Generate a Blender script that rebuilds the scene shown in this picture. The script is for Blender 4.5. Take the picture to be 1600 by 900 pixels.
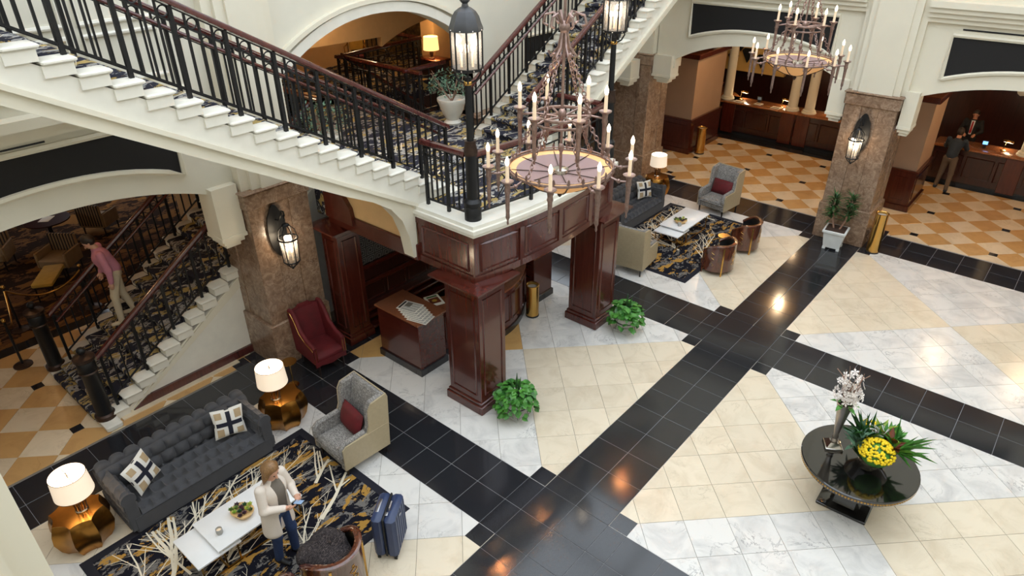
import bpy, math, random
import numpy as np
from mathutils import Vector, Matrix
random.seed(7)
rng = np.random.default_rng(7)
PI = math.pi
SC = bpy.context.scene
for o in list(bpy.data.objects):
    bpy.data.objects.remove(o)

# ------------------------------------------------------------------ camera, sky, exposure
cam = bpy.data.cameras.new('camera')
cam.sensor_width = 36.0
cam.lens = 24.098
cam.clip_end = 200
camo = bpy.data.objects.new('camera', cam)
SC.collection.objects.link(camo)
camo.matrix_world = (Matrix.Translation((3.7766, -11.187, 7.5419)) @ Matrix.Rotation(0.70991, 4, 'Z')
                     @ Matrix.Rotation(1.04258, 4, 'X') @ Matrix.Rotation(-0.00838, 4, 'Z'))
SC.camera = camo
world = bpy.data.worlds.new('overcast_sky')
SC.world = world
world.use_nodes = True
bg = world.node_tree.nodes['Background']
bg.inputs['Color'].default_value = (0.84, 0.92, 1.0, 1)
bg.inputs['Strength'].default_value = 2.6
SC.view_settings.view_transform = 'Standard'
SC.view_settings.look = 'None'
SC.view_settings.gamma = 1.0
SC.view_settings.use_curve_mapping = False
SC.view_settings.exposure = 0.27

# ------------------------------------------------------------------ materials
def lin(c):
    return tuple(((x / 255) / 12.92 if x / 255 <= 0.04045 else ((x / 255 + 0.055) / 1.055) ** 2.4) for x in c)
class N:
    def __init__(s, name):
        s.m = bpy.data.materials.new(name); s.m.use_nodes = True
        s.t = s.m.node_tree; s.b = s.t.nodes['Principled BSDF']
    def n(s, typ, **kw):
        x = s.t.nodes.new(typ)
        for k, v in kw.items():
            if k in x.inputs: x.inputs[k].default_value = v
            else: setattr(x, k, v)
        return x
    def l(s, a, b): s.t.links.new(a, b)
    def co(s, kind='Object', scale=(1, 1, 1), rot=(0, 0, 0), rand=0.0):
        tc = s.n('ShaderNodeTexCoord'); mp = s.n('ShaderNodeMapping')
        mp.inputs['Scale'].default_value = scale; mp.inputs['Rotation'].default_value = rot
        if kind == 'World':
            g = s.n('ShaderNodeNewGeometry'); s.l(g.outputs['Position'], mp.inputs['Vector'])
        else: s.l(tc.outputs[kind], mp.inputs['Vector'])
        if rand:
            oi = s.n('ShaderNodeObjectInfo'); mu = s.n('ShaderNodeMath', operation='MULTIPLY'); mu.inputs[1].default_value = rand
            s.l(oi.outputs['Random'], mu.inputs[0]); s.l(mu.outputs[0], mp.inputs['Location'])
        return mp.outputs['Vector']
    def noise(s, vec, scale, detail=4, rough=.5, dist=0):
        x = s.n('ShaderNodeTexNoise'); x.inputs['Scale'].default_value = scale; x.inputs['Detail'].default_value = detail
        x.inputs['Roughness'].default_value = rough; x.inputs['Distortion'].default_value = dist
        s.l(vec, x.inputs['Vector']); return x.outputs['Fac']
    def ramp(s, fac, stops, interp='LINEAR'):
        r = s.n('ShaderNodeValToRGB'); r.color_ramp.interpolation = interp
        el = r.color_ramp.elements
        while len(el) < len(stops): el.new(0.5)
        for e, (p, c) in zip(el, stops):
            e.position = p; e.color = (*c, 1) if len(c) == 3 else c
        s.l(fac, r.inputs['Fac']); return r.outputs['Color']
    def mix(s, fac, a, b, mode='MIX'):
        x = s.n('ShaderNodeMix', data_type='RGBA', blend_type=mode)
        for sock, v in ((x.inputs[0], fac), (x.inputs[6], a), (x.inputs[7], b)):
            if isinstance(v, (int, float)): sock.default_value = v
            elif isinstance(v, tuple): sock.default_value = (*v, 1)
            else: s.l(v, sock)
        return x.outputs[2]
    def bump(s, h, strength=.2, dist=.01):
        b = s.n('ShaderNodeBump'); b.inputs['Strength'].default_value = strength; b.inputs['Distance'].default_value = dist
        s.l(h, b.inputs['Height']); s.l(b.outputs['Normal'], s.b.inputs['Normal'])
    def done(s, col=None, rough=.5, metal=0, spec=None, coat=0, **kw):
        if col is not None:
            if isinstance(col, tuple): s.b.inputs['Base Color'].default_value = (*col, 1)
            else: s.l(col, s.b.inputs['Base Color'])
        s.b.inputs['Roughness'].default_value = rough; s.b.inputs['Metallic'].default_value = metal
        if spec is not None: s.b.inputs['Specular IOR Level'].default_value = spec
        if coat: s.b.inputs['Coat Weight'].default_value = coat; s.b.inputs['Coat Roughness'].default_value = .08
        for k, v in kw.items(): s.b.inputs[k.replace('_', ' ')].default_value = v
        return s.m
M = {}
def plain(name, c, rough=.5, metal=0, var=.12, scale=8, coat=0, bump=0, **kw):
    a = N(name); c = lin(c)
    f = a.noise(a.co('Object'), scale, 5)
    col = a.ramp(f, [(.25, tuple(x * (1 - var) for x in c)), (.75, tuple(min(1, x * (1 + var)) for x in c))])
    if bump: a.bump(f, bump)
    M[name] = a.done(col, rough, metal, coat=coat, **kw); return M[name]
def marble(name, base, dark, vein, rough, vs=2.2, amt=.5, rand=40, spec=.5):
    a = N(name); v = a.co('Object', rand=rand)
    f = a.noise(v, vs, 8, .6, .8)
    c = a.ramp(f, [(.3, lin(dark)), (.55, lin(base)), (.8, lin(base))])
    g = a.noise(v, vs * .7, 6, .65, 1.6)
    vn = a.ramp(g, [(.485, (0, 0, 0)), (.5, (1, 1, 1)), (.515, (0, 0, 0))])
    h = a.noise(v, vs * .6, 2)
    mk = a.ramp(h, [(.5, (0, 0, 0)), (.68, (amt,) * 3)])
    k = a.mix(1.0, vn, mk, 'MULTIPLY')
    oi = a.n('ShaderNodeObjectInfo')
    t = a.ramp(oi.outputs['Random'], [(0, (.93, .93, .93)), (1, (1, 1, 1))])
    M[name] = a.done(a.mix(1.0, a.mix(k, c, lin(vein)), t, 'MULTIPLY'), rough, spec=spec)
marble('marble_white', (224, 221, 216), (198, 196, 193), (128, 127, 128), .22, amt=.75)
marble('marble_beige', (225, 212, 189), (212, 197, 172), (176, 160, 134), .22)
marble('marble_orange', (206, 164, 104), (190, 148, 92), (160, 118, 70), .22)
marble('marble_tan', (203, 160, 104), (188, 146, 94), (160, 118, 70), .2)
marble('marble_pale', (226, 208, 178), (210, 190, 160), (170, 150, 126), .2)
a = N('granite_black'); v = a.co('World')
f = a.noise(v, 160, 2); c = a.ramp(f, [(.3, (.012, .0125, .015)), (.6, (.022, .023, .027)), (.8, (.055, .056, .062))])
M['granite'] = a.done(c, .11, spec=.6)
plain('grout', (120, 112, 100), .9)
a = N('grout_dark'); M['grout_dark'] = a.done((.22, .22, .23), .7)
a = N('marble_brown'); v = a.co('Object', rand=30)
f = a.noise(v, 6.5, 10, .7, 1.6); c = a.ramp(f, [(.3, lin((96, 74, 58))), (.5, lin((134, 108, 88))), (.72, lin((170, 146, 124)))])
g = a.noise(v, 7.5, 8, .75, 2.4); vn = a.ramp(g, [(.48, (0, 0, 0)), (.5, (1, 1, 1)), (.52, (0, 0, 0))])
h = a.ramp(a.noise(v, 2.5, 3), [(.42, (0, 0, 0)), (.65, (.75, .75, .75))])
M['marble_brown'] = a.done(a.mix(a.mix(1.0, vn, h, 'MULTIPLY'), c, lin((205, 186, 166))), .22)
def wood(name, d, l, rough=.22, coat=.5, sc=(14, 14, 1.2)):
    a = N(name); v = a.co('Object', scale=sc, rand=20)
    f = a.noise(v, 1.6, 6, .6, .6); c = a.ramp(f, [(.3, lin(d)), (.7, lin(l))])
    M[name] = a.done(c, rough, coat=coat)
wood('mahogany', (66, 25, 18), (86, 35, 25), sc=(9, 9, 1))
wood('mahogany_x', (66, 25, 18), (86, 35, 25), sc=(1, 9, 9))
wood('mahogany_dark', (40, 16, 12), (62, 26, 20), .3)
wood('handrail_wood', (64, 24, 22), (88, 38, 34), .25, .6)
wood('barrel_veneer', (58, 26, 16), (104, 54, 34), .14, 1.0, sc=(9, 9, 2))
wood('counter_wood', (128, 76, 44), (166, 104, 62), .25, .5)
a = N('counter_granite'); f = a.noise(a.co('Object'), 90, 3); M['counter_granite'] = a.done(a.ramp(f, [(.35, lin((70, 36, 22))), (.5, lin((132, 78, 52))), (.68, lin((170, 112, 80)))]), .18)
plain('cream', (222, 215, 196), .6, var=.03, scale=2)
plain('cream_wall', (217, 212, 196), .7, var=.04, scale=1.5)
plain('stone_white', (226, 222, 210), .35, var=.05, scale=5)
plain('tan_plaster', (214, 176, 126), .7, var=.04)
plain('taupe', (170, 140, 116), .7, var=.04, scale=2)
plain('yellow_wall', (206, 168, 98), .7, var=.04)
plain('black_cloth', (24, 22, 22), .85, var=.1, scale=60)
plain('iron', (26, 26, 28), .42, .3, var=.15)
plain('iron_grey', (74, 74, 76), .4, .5, var=.15)
plain('bronze', (66, 50, 42), .4, .6, var=.25, scale=20)
plain('aged_silver', (150, 126, 118), .34, .75, var=.3, scale=30)
plain('brass', (206, 164, 92), .2, 1.0, var=.08)
plain('gold', (166, 118, 56), .26, 1.0, var=.3, scale=5)
plain('pewter', (168, 160, 152), .3, .9, var=.1)
plain('silver', (190, 184, 176), .14, 1.0, var=.06)
plain('bead_gold', (190, 148, 80), .3, .8)
plain('black_lacquer', (14, 13, 13), .08, coat=1.0, var=.1)
plain('stone_grey', (178, 176, 170), .8, var=.2, scale=14, bump=.3)
plain('pot_white', (214, 216, 214), .6, var=.06)
plain('soil', (62, 44, 34), .95, var=.3, scale=40)
plain('leather_tan', (176, 160, 130), .42, var=.06, scale=20)
plain('leather_black', (20, 20, 22), .3, var=.2, coat=.2)
plain('velvet_grey', (66, 66, 70), .8, var=.1, scale=5, Sheen_Weight=.12)
plain('velvet_red', (92, 14, 22), .7, var=.3, scale=6)
plain('leg_dark', (30, 18, 14), .35)
plain('lac_white', (238, 238, 238), .3, var=.02)
plain('paper', (236, 230, 218), .8, var=.03)
plain('skin', (214, 164, 138), .55, var=.05, Subsurface_Weight=.08)
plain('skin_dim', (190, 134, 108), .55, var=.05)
plain('hair_blond', (132, 98, 62), .45, var=.4, scale=60)
plain('hair_dark', (40, 28, 22), .5, var=.3, scale=40)
plain('cardigan', (224, 212, 200), .9, var=.05, scale=120, bump=.15)
plain('shirt_taupe', (112, 104, 94), .8, var=.06)
plain('jeans', (40, 58, 96), .85, var=.15, scale=40)
plain('shoe_black', (22, 22, 24), .5)
plain('sweater_pink', (198, 132, 152), .9, var=.06, scale=60, bump=.1)
plain('trouser_tan', (206, 190, 162), .85, var=.05)
plain('jacket_navy', (38, 48, 60), .8)
plain('trouser_brown', (98, 82, 68), .85)
plain('suit_black', (20, 20, 24), .8)
plain('tie_red', (160, 24, 36), .6)
plain('shirt_white', (230, 230, 232), .8)
plain('suitcase_blue', (44, 58, 92), .38, var=.08)
plain('rubber', (22, 22, 24), .6)
plain('phone_blue', (150, 180, 216), .2)
plain('steel', (150, 150, 154), .3, .9)
plain('yellow_flower', (244, 208, 30), .7, var=.15, scale=30)
plain('white_petal', (244, 236, 230), .6, var=.04)
plain('twig', (150, 116, 98), .8)
plain('olive_shirt', (190, 150, 60), .7)
plain('stripe_dark', (44, 36, 30), .8)
plain('seat_stripe', (138, 112, 80), .8)
plain('ivory_bowl', (220, 180, 120), .4)
plain('red_soft', (160, 40, 40), .7)
def leaf(name, d, l):
    a = N(name); f = a.noise(a.co('Object'), 9, 3)
    M[name] = a.done(a.ramp(f, [(.3, lin(d)), (.7, lin(l))]), .42, Subsurface_Weight=.05)
leaf('leaf_green', (34, 92, 34), (92, 158, 62)); leaf('leaf_dark', (22, 58, 28), (56, 104, 46)); leaf('leaf_grey', (58, 92, 72), (112, 144, 116))
leaf('leaf_yellow', (120, 150, 50), (190, 200, 80)); leaf('leaf_red', (80, 40, 30), (140, 70, 40)); leaf('succulent', (50, 70, 40), (120, 150, 60)); leaf('leaf_purple', (50, 30, 44), (80, 50, 60))
# tweed
a = N('tweed'); v = a.co('Object', scale=(26, 26, 7)); f = a.noise(v, 3, 5, .75)
g = a.noise(a.co('Object', scale=(7, 26, 26)), 3, 5, .75)
M['tweed'] = a.done(a.ramp(a.mix(.5, f, g), [(.38, lin((70, 67, 66))), (.5, lin((132, 128, 124))), (.62, lin((190, 185, 180)))]), .9)
# fur throw
a = N('fur'); v = a.co('Object', scale=(1, 1, 1)); w = a.n('ShaderNodeTexWave'); w.inputs['Scale'].default_value = 14; w.inputs['Distortion'].default_value = 5; w.inputs['Detail'].default_value = 3
a.l(v, w.inputs['Vector']); f = a.noise(v, 90, 3, .7); M['fur'] = a.done(a.ramp(a.mix(.93, w.outputs['Fac'], a.noise(v, 22, 6, .8, 2.0)), [(.38, lin((20, 17, 19))), (.5, lin((50, 43, 44))), (.68, lin((112, 100, 98)))]), .95); a.bump(f, .8, .02)
# abstract carpet: navy, grey and gold patches
def carpet(name, navy, grey, gold, bright, sc=1.0, streak=0.0, gt=.54):
    a = N(name); v = a.co('World', scale=(2.6 * sc, 1.5 * sc, 2.2 * sc), rot=(0, 0, .5))
    f = a.noise(v, 1.1, 8, .66, .6); g = a.noise(a.co('World', scale=(3.4 * sc, 1.5 * sc, 3 * sc), rot=(0, 0, .5)), .9, 7, .62, .5)
    c = a.ramp(f, [(0, lin(navy)), (.52, lin(navy)), (.535, lin(grey)), (.6, lin(grey)), (.615, lin(navy)), (.68, lin(bright))], 'CONSTANT')
    k = a.ramp(g, [(gt, (0, 0, 0)), (gt + .005, (1, 1, 1))], 'CONSTANT')
    col = a.mix(k, c, lin(gold))
    if streak:
        nz = a.n('ShaderNodeTexNoise'); nz.inputs['Scale'].default_value = 1.6; nz.inputs['Detail'].default_value = 2
        vv = a.co('World', scale=(1, .55, .8), rot=(0, 0, .6)); a.l(vv, nz.inputs['Vector'])
        w = a.n('ShaderNodeTexVoronoi', feature='DISTANCE_TO_EDGE'); w.inputs['Scale'].default_value = 2.4
        a.l(a.mix(.22, vv, nz.outputs['Color']), w.inputs['Vector'])
        s = a.ramp(w.outputs['Distance'], [(.0, (streak,) * 3), (.018, (0, 0, 0))], 'CONSTANT')
        col = a.mix(s, col, lin((222, 214, 196)))
    ff = a.noise(a.co('World'), 260, 2)
    a.bump(ff, .4, .004)
    M[name] = a.done(col, .95, spec=.1)
carpet('rug_pattern', (24, 24, 32), (112, 108, 104), (168, 128, 62), (62, 64, 76), 2.2, 0, .55)
carpet('stair_carpet', (48, 48, 58), (160, 158, 154), (172, 150, 96), (122, 122, 126), 1.9, 0, .56)
carpet('lounge_carpet', (44, 28, 18), (96, 64, 38), (120, 80, 40), (150, 110, 64), .8, 0, .54)
a = N('rug_border'); M['rug_border'] = a.done(lin((22, 22, 34)), .95)
a = N('rug_branch'); M['rug_branch'] = a.done(lin((222, 212, 190)), .95)
# striped cushion
plain('cushion_white', (224, 220, 212), .85, var=.03); plain('cushion_navy', (22, 24, 40), .85); plain('cushion_tan', (176, 152, 118), .85)
# fret screen
a = N('fret'); v = a.co('Object'); 
sx = a.n('ShaderNodeSeparateXYZ'); a.l(v, sx.inputs[0])
def sq(a, sock):
    m = a.n('ShaderNodeMath', operation='MULTIPLY'); a.l(sock, m.inputs[0]); m.inputs[1].default_value = 5.2
    fr = a.n('ShaderNodeMath', operation='FRACT'); a.l(m.outputs[0], fr.inputs[0])
    s = a.n('ShaderNodeMath', operation='SUBTRACT'); a.l(fr.outputs[0], s.inputs[0]); s.inputs[1].default_value = .5
    b = a.n('ShaderNodeMath', operation='ABSOLUTE'); a.l(s.outputs[0], b.inputs[0]); return b.outputs[0]
mx = a.n('ShaderNodeMath', operation='MAXIMUM'); a.l(sq(a, sx.outputs['Y']), mx.inputs[0]); a.l(sq(a, sx.outputs['Z']), mx.inputs[1])
M['fret'] = a.done(a.ramp(mx.outputs[0], [(0, lin((40, 36, 36))), (.16, lin((120, 118, 116))), (.22, lin((40, 36, 36))), (.36, lin((120, 118, 116))), (.42, lin((40, 36, 36)))], 'CONSTANT'), .5)
# stone wall
a = N('stone_wall'); v = a.co('Object'); vo = a.n('ShaderNodeTexVoronoi'); vo.inputs['Scale'].default_value = 7; a.l(v, vo.inputs['Vector'])
M['stone_wall'] = a.done(a.ramp(a.noise(v, 7, 5, .7), [(.3, lin((58, 44, 28))), (.7, lin((150, 118, 74)))]), .9); a.bump(vo.outputs['Distance'], 1.0, .05)
def emit(name, c, s, base=None):
    a = N(name); a.b.inputs['Emission Color'].default_value = (*lin(c), 1); a.b.inputs['Emission Strength'].default_value = s
    M[name] = a.done(lin(base or c), .6)
emit('shade_glow', (255, 234, 208), .42); emit('shade_inner', (255, 244, 228), .9)
emit('bulb', (255, 230, 196), 4.0); emit('bulb_soft', (255, 236, 206), 5.0)
emit('bowl_glow', (255, 176, 100), .2, (236, 186, 128)); emit('bowl_top', (255, 150, 110), .01, (150, 124, 122))
emit('candle', (255, 214, 168), .12, (236, 214, 184)); emit('screen', (120, 180, 255), 1.6); emit('unseen_downlight', (255, 214, 160), 60.0)
emit('shade_warm', (255, 196, 120), 1.6)
def glass(name, c=(1, 1, 1), rough=.05, alpha=.22):
    a = N(name); tr = a.n('ShaderNodeBsdfTransparent'); gl = a.n('ShaderNodeBsdfGlossy'); gl.inputs['Roughness'].default_value = rough
    tr.inputs['Color'].default_value = (*c, 1); mx = a.n('ShaderNodeMixShader'); mx.inputs[0].default_value = alpha
    a.l(tr.outputs[0], mx.inputs[1]); a.l(gl.outputs[0], mx.inputs[2]); a.l(mx.outputs[0], a.t.nodes['Material Output'].inputs['Surface']); M[name] = a.m
glass('glass', (.96, .97, .98), .06, .16)
a = N('lantern_glass'); tr = a.n('ShaderNodeBsdfTransparent'); gl = a.n('ShaderNodeBsdfGlossy'); gl.inputs['Roughness'].default_value = .15; tl = a.n('ShaderNodeBsdfTranslucent'); tl.inputs['Color'].default_value = (.9, .88, .86, 1)
m1 = a.n('ShaderNodeMixShader'); m1.inputs[0].default_value = .16; a.l(tr.outputs[0], m1.inputs[1]); a.l(tl.outputs[0], m1.inputs[2])
m2 = a.n('ShaderNodeMixShader'); m2.inputs[0].default_value = .16; a.l(m1.outputs[0], m2.inputs[1]); a.l(gl.outputs[0], m2.inputs[2]); a.l(m2.outputs[0], a.t.nodes['Material Output'].inputs['Surface']); M['lantern_glass'] = a.m
# ------------------------------------------------------------------ mesh tools
COL = SC.collection
class MB:
    def __init__(s): s.v = []; s.f = []
    def add(s, v, f):
        k = len(s.v); s.v += [tuple(p) for p in v]; s.f += [tuple(i + k for i in q) for q in f]; return s
    def box(s, x0, x1, y0, y1, z0, z1):
        return s.add([(x0, y0, z0), (x1, y0, z0), (x1, y1, z0), (x0, y1, z0), (x0, y0, z1), (x1, y0, z1), (x1, y1, z1), (x0, y1, z1)],
                     [(3, 2, 1, 0), (4, 5, 6, 7), (0, 1, 5, 4), (1, 2, 6, 5), (2, 3, 7, 6), (3, 0, 4, 7)])
    def rbox(s, x0, x1, y0, y1, z0, z1, b=.01):
        b = min(b, (x1 - x0) * .49, (y1 - y0) * .49, (z1 - z0) * .49)
        rings = []
        for z, i in ((z0, b), (z0 + b, 0), (z1 - b, 0), (z1, b)):
            X0, X1, Y0, Y1 = x0 + i, x1 - i, y0 + i, y1 - i
            rings.append([(X0 + b, Y0, z), (X1 - b, Y0, z), (X1, Y0 + b, z), (X1, Y1 - b, z), (X1 - b, Y1, z), (X0 + b, Y1, z), (X0, Y1 - b, z), (X0, Y0 + b, z)])
        v = [p for r in rings for p in r]; f = [tuple(range(7, -1, -1)), tuple(range(24, 32))]
        for r in range(3):
            for i in range(8): j = (i + 1) % 8; f.append((r * 8 + i, r * 8 + j, r * 8 + 8 + j, r * 8 + 8 + i))
        return s.add(v, f)
    def cyl(s, p0, p1, r0, r1=None, n=10, caps=True):
        r1 = r0 if r1 is None else r1
        p0 = Vector(p0); p1 = Vector(p1); d = (p1 - p0).normalized()
        u = d.orthogonal().normalized(); w = d.cross(u)
        v = []
        for p, r in ((p0, r0), (p1, r1)):
            for i in range(n): a = 2 * PI * i / n; v.append(p + u * (r * math.cos(a)) + w * (r * math.sin(a)))
        f = [(i, (i + 1) % n, n + (i + 1) % n, n + i) for i in range(n)]
        if caps: f += [tuple(range(n - 1, -1, -1)), tuple(range(n, 2 * n))]
        return s.add(v, f)
    def lathe(s, prof, n=16, c=(0, 0, 0), rf=None, cap=True):
        v = []; f = []
        for r, z in prof:
            for i in range(n):
                a = 2 * PI * i / n; k = r * (rf(a, z) if rf else 1)
                v.append((c[0] + k * math.cos(a), c[1] + k * math.sin(a), c[2] + z))
        for j in range(len(prof) - 1):
            for i in range(n): i2 = (i + 1) % n; f.append((j * n + i, j * n + i2, j * n + n + i2, j * n + n + i))
        if cap and prof[0][0] > 1e-4: f.append(tuple(range(n - 1, -1, -1)))
        if cap and prof[-1][0] > 1e-4: f.append(tuple((len(prof) - 1) * n + i for i in range(n)))
        return s.add(v, f)
    def prism(s, poly, a, b, axis='x'):
        n = len(poly)
        def P(p, t): return {'x': (t, p[0], p[1]), 'y': (p[0], t, p[1]), 'z': (p[0], p[1], t)}[axis]
        v = [P(p, a) for p in poly] + [P(p, b) for p in poly]
        f = [tuple(range(n - 1, -1, -1)), tuple(range(n, 2 * n))] + [(i, (i + 1) % n, n + (i + 1) % n, n + i) for i in range(n)]
        return s.add(v, f)
    def tube(s, pts, r, n=6, caps=True):
        pts = [Vector(p) for p in pts]; m = len(pts); v = []; f = []; u = None
        for k, p in enumerate(pts):
            d = (pts[min(k + 1, m - 1)] - pts[max(k - 1, 0)]).normalized()
            u = d.orthogonal().normalized() if u is None else (u - d * u.dot(d)).normalized()
            w = d.cross(u); rr = r[k] if isinstance(r, (list, tuple)) else r
            for i in range(n): a = 2 * PI * i / n; v.append(p + u * (rr * math.cos(a)) + w * (rr * math.sin(a)))
        for k in range(m - 1):
            for i in range(n): i2 = (i + 1) % n; f.append((k * n + i, k * n + i2, k * n + n + i2, k * n + n + i))
        if caps: f += [tuple(range(n - 1, -1, -1)), tuple((m - 1) * n + i for i in range(n))]
        return s.add(v, f)
    def torus(s, c, R, r, n=14, m=6, axis='z', rot=None):
        v = []; f = []
        for i in range(n):
            a = 2 * PI * i / n
            for j in range(m):
                b = 2 * PI * j / m; q = ((R + r * math.cos(b)) * math.cos(a), (R + r * math.cos(b)) * math.sin(a), r * math.sin(b))
                q = {'z': q, 'y': (q[0], q[2], q[1]), 'x': (q[2], q[0], q[1])}[axis]
                if rot: q = rot @ Vector(q)
                v.append((c[0] + q[0], c[1] + q[1], c[2] + q[2]))
        for i in range(n):
            for j in range(m): f.append((i * m + j, ((i + 1) % n) * m + j, ((i + 1) % n) * m + (j + 1) % m, i * m + (j + 1) % m))
        return s.add(v, f)
    def grid(s, fn, nu, nv, cu=False, cv=False):
        v = [fn(i / (nu if cu else nu - 1), j / (nv if cv else nv - 1)) for i in range(nu) for j in range(nv)]; f = []
        for i in range(nu if cu else nu - 1):
            for j in range(nv if cv else nv - 1):
                i2 = (i + 1) % nu; j2 = (j + 1) % nv; f.append((i * nv + j, i2 * nv + j, i2 * nv + j2, i * nv + j2))
        return s.add(v, f)
    def ell(s, c, r, nu=14, nv=9):
        v = [(c[0], c[1], c[2] - r[2])]; f = []
        for j in range(1, nv):
            t = -PI / 2 + PI * j / nv
            for i in range(nu): a = 2 * PI * i / nu; v.append((c[0] + r[0] * math.cos(t) * math.cos(a), c[1] + r[1] * math.cos(t) * math.sin(a), c[2] + r[2] * math.sin(t)))
        v.append((c[0], c[1], c[2] + r[2])); L = len(v) - 1
        for i in range(nu): f.append((0, 1 + (i + 1) % nu, 1 + i)); f.append((L, 1 + (nv - 2) * nu + i, 1 + (nv - 2) * nu + (i + 1) % nu))
        for j in range(nv - 2):
            for i in range(nu): f.append((1 + j * nu + i, 1 + j * nu + (i + 1) % nu, 1 + (j + 1) * nu + (i + 1) % nu, 1 + (j + 1) * nu + i))
        return s.add(v, f)
    def xf(s, mat):
        s.v = [tuple(mat @ Vector(p)) for p in s.v]; return s
    def join(s, o): return s.add(o.v, o.f)
def T(x=0, y=0, z=0, rz=0, rx=0, ry=0, sc=1):
    return Matrix.Translation((x, y, z)) @ Matrix.Rotation(rz, 4, 'Z') @ Matrix.Rotation(ry, 4, 'Y') @ Matrix.Rotation(rx, 4, 'X') @ Matrix.Scale(sc, 4)
def mesh(mb, mat, smooth=38, name='mesh'):
    me = bpy.data.meshes.new(name); me.from_pydata(mb.v, [], mb.f); me.validate()
    me.materials.append(M[mat] if isinstance(mat, str) else mat)
    if smooth:
        me.polygons.foreach_set('use_smooth', [True] * len(me.polygons)); me.set_sharp_from_angle(angle=math.radians(smooth))
    me.update(); return me
def ob(name, me, parent=None, loc=(0, 0, 0), rz=0, kind=None, label=None, mat=None):
    o = bpy.data.objects.new(name, me); COL.objects.link(o)
    if mat is not None: o.matrix_local = mat
    else: o.location = loc; o.rotation_euler = (0, 0, rz)
    if parent is not None: o.parent = parent
    if kind: o['kind'] = kind
    if label: o['label'] = label
    return o
def part(name, mb, mat, parent, smooth=38, **kw): return ob(name, mesh(mb, mat, smooth, name), parent, **kw)
def tag(o, label, cat, group=None):
    o['label'] = label; o['category'] = cat
    if group: o['group'] = group
    return o
def thing(name, label, cat, loc=(0, 0, 0), rz=0, group=None):
    return tag(ob(name, None, None, loc, rz), label, cat, group)
def solo(name, mb, mat, label, cat, loc=(0, 0, 0), rz=0, group=None, smooth=38):
    return tag(ob(name, mesh(mb, mat, smooth, name), None, loc, rz), label, cat, group)
def struct(name, mb, mat, smooth=0, parent=None, label=None):
    o = ob(name, mesh(mb, mat, smooth, name) if mb is not None else None, parent)
    if parent is None: o['kind'] = 'structure'
    if label: o['label'] = label
    return o
def dup(root, loc, rz, label, group=None):
    r = root.copy(); COL.objects.link(r); r.location = loc; r.rotation_euler = (0, 0, rz); r['label'] = label
    if group: r['group'] = group
    for ch in list(root.children):
        c = ch.copy(); COL.objects.link(c); c.parent = r
        for g in list(ch.children):
            d = g.copy(); COL.objects.link(d); d.parent = c
    return r
def plight(name, loc, power, color, parent=None, r=.06):
    l = bpy.data.lights.new(name, 'POINT'); l.energy = power; l.color = color; l.shadow_soft_size = r
    o = bpy.data.objects.new(name, l); COL.objects.link(o); o.location = loc
    if parent is not None: o.parent = parent
    return o
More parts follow.
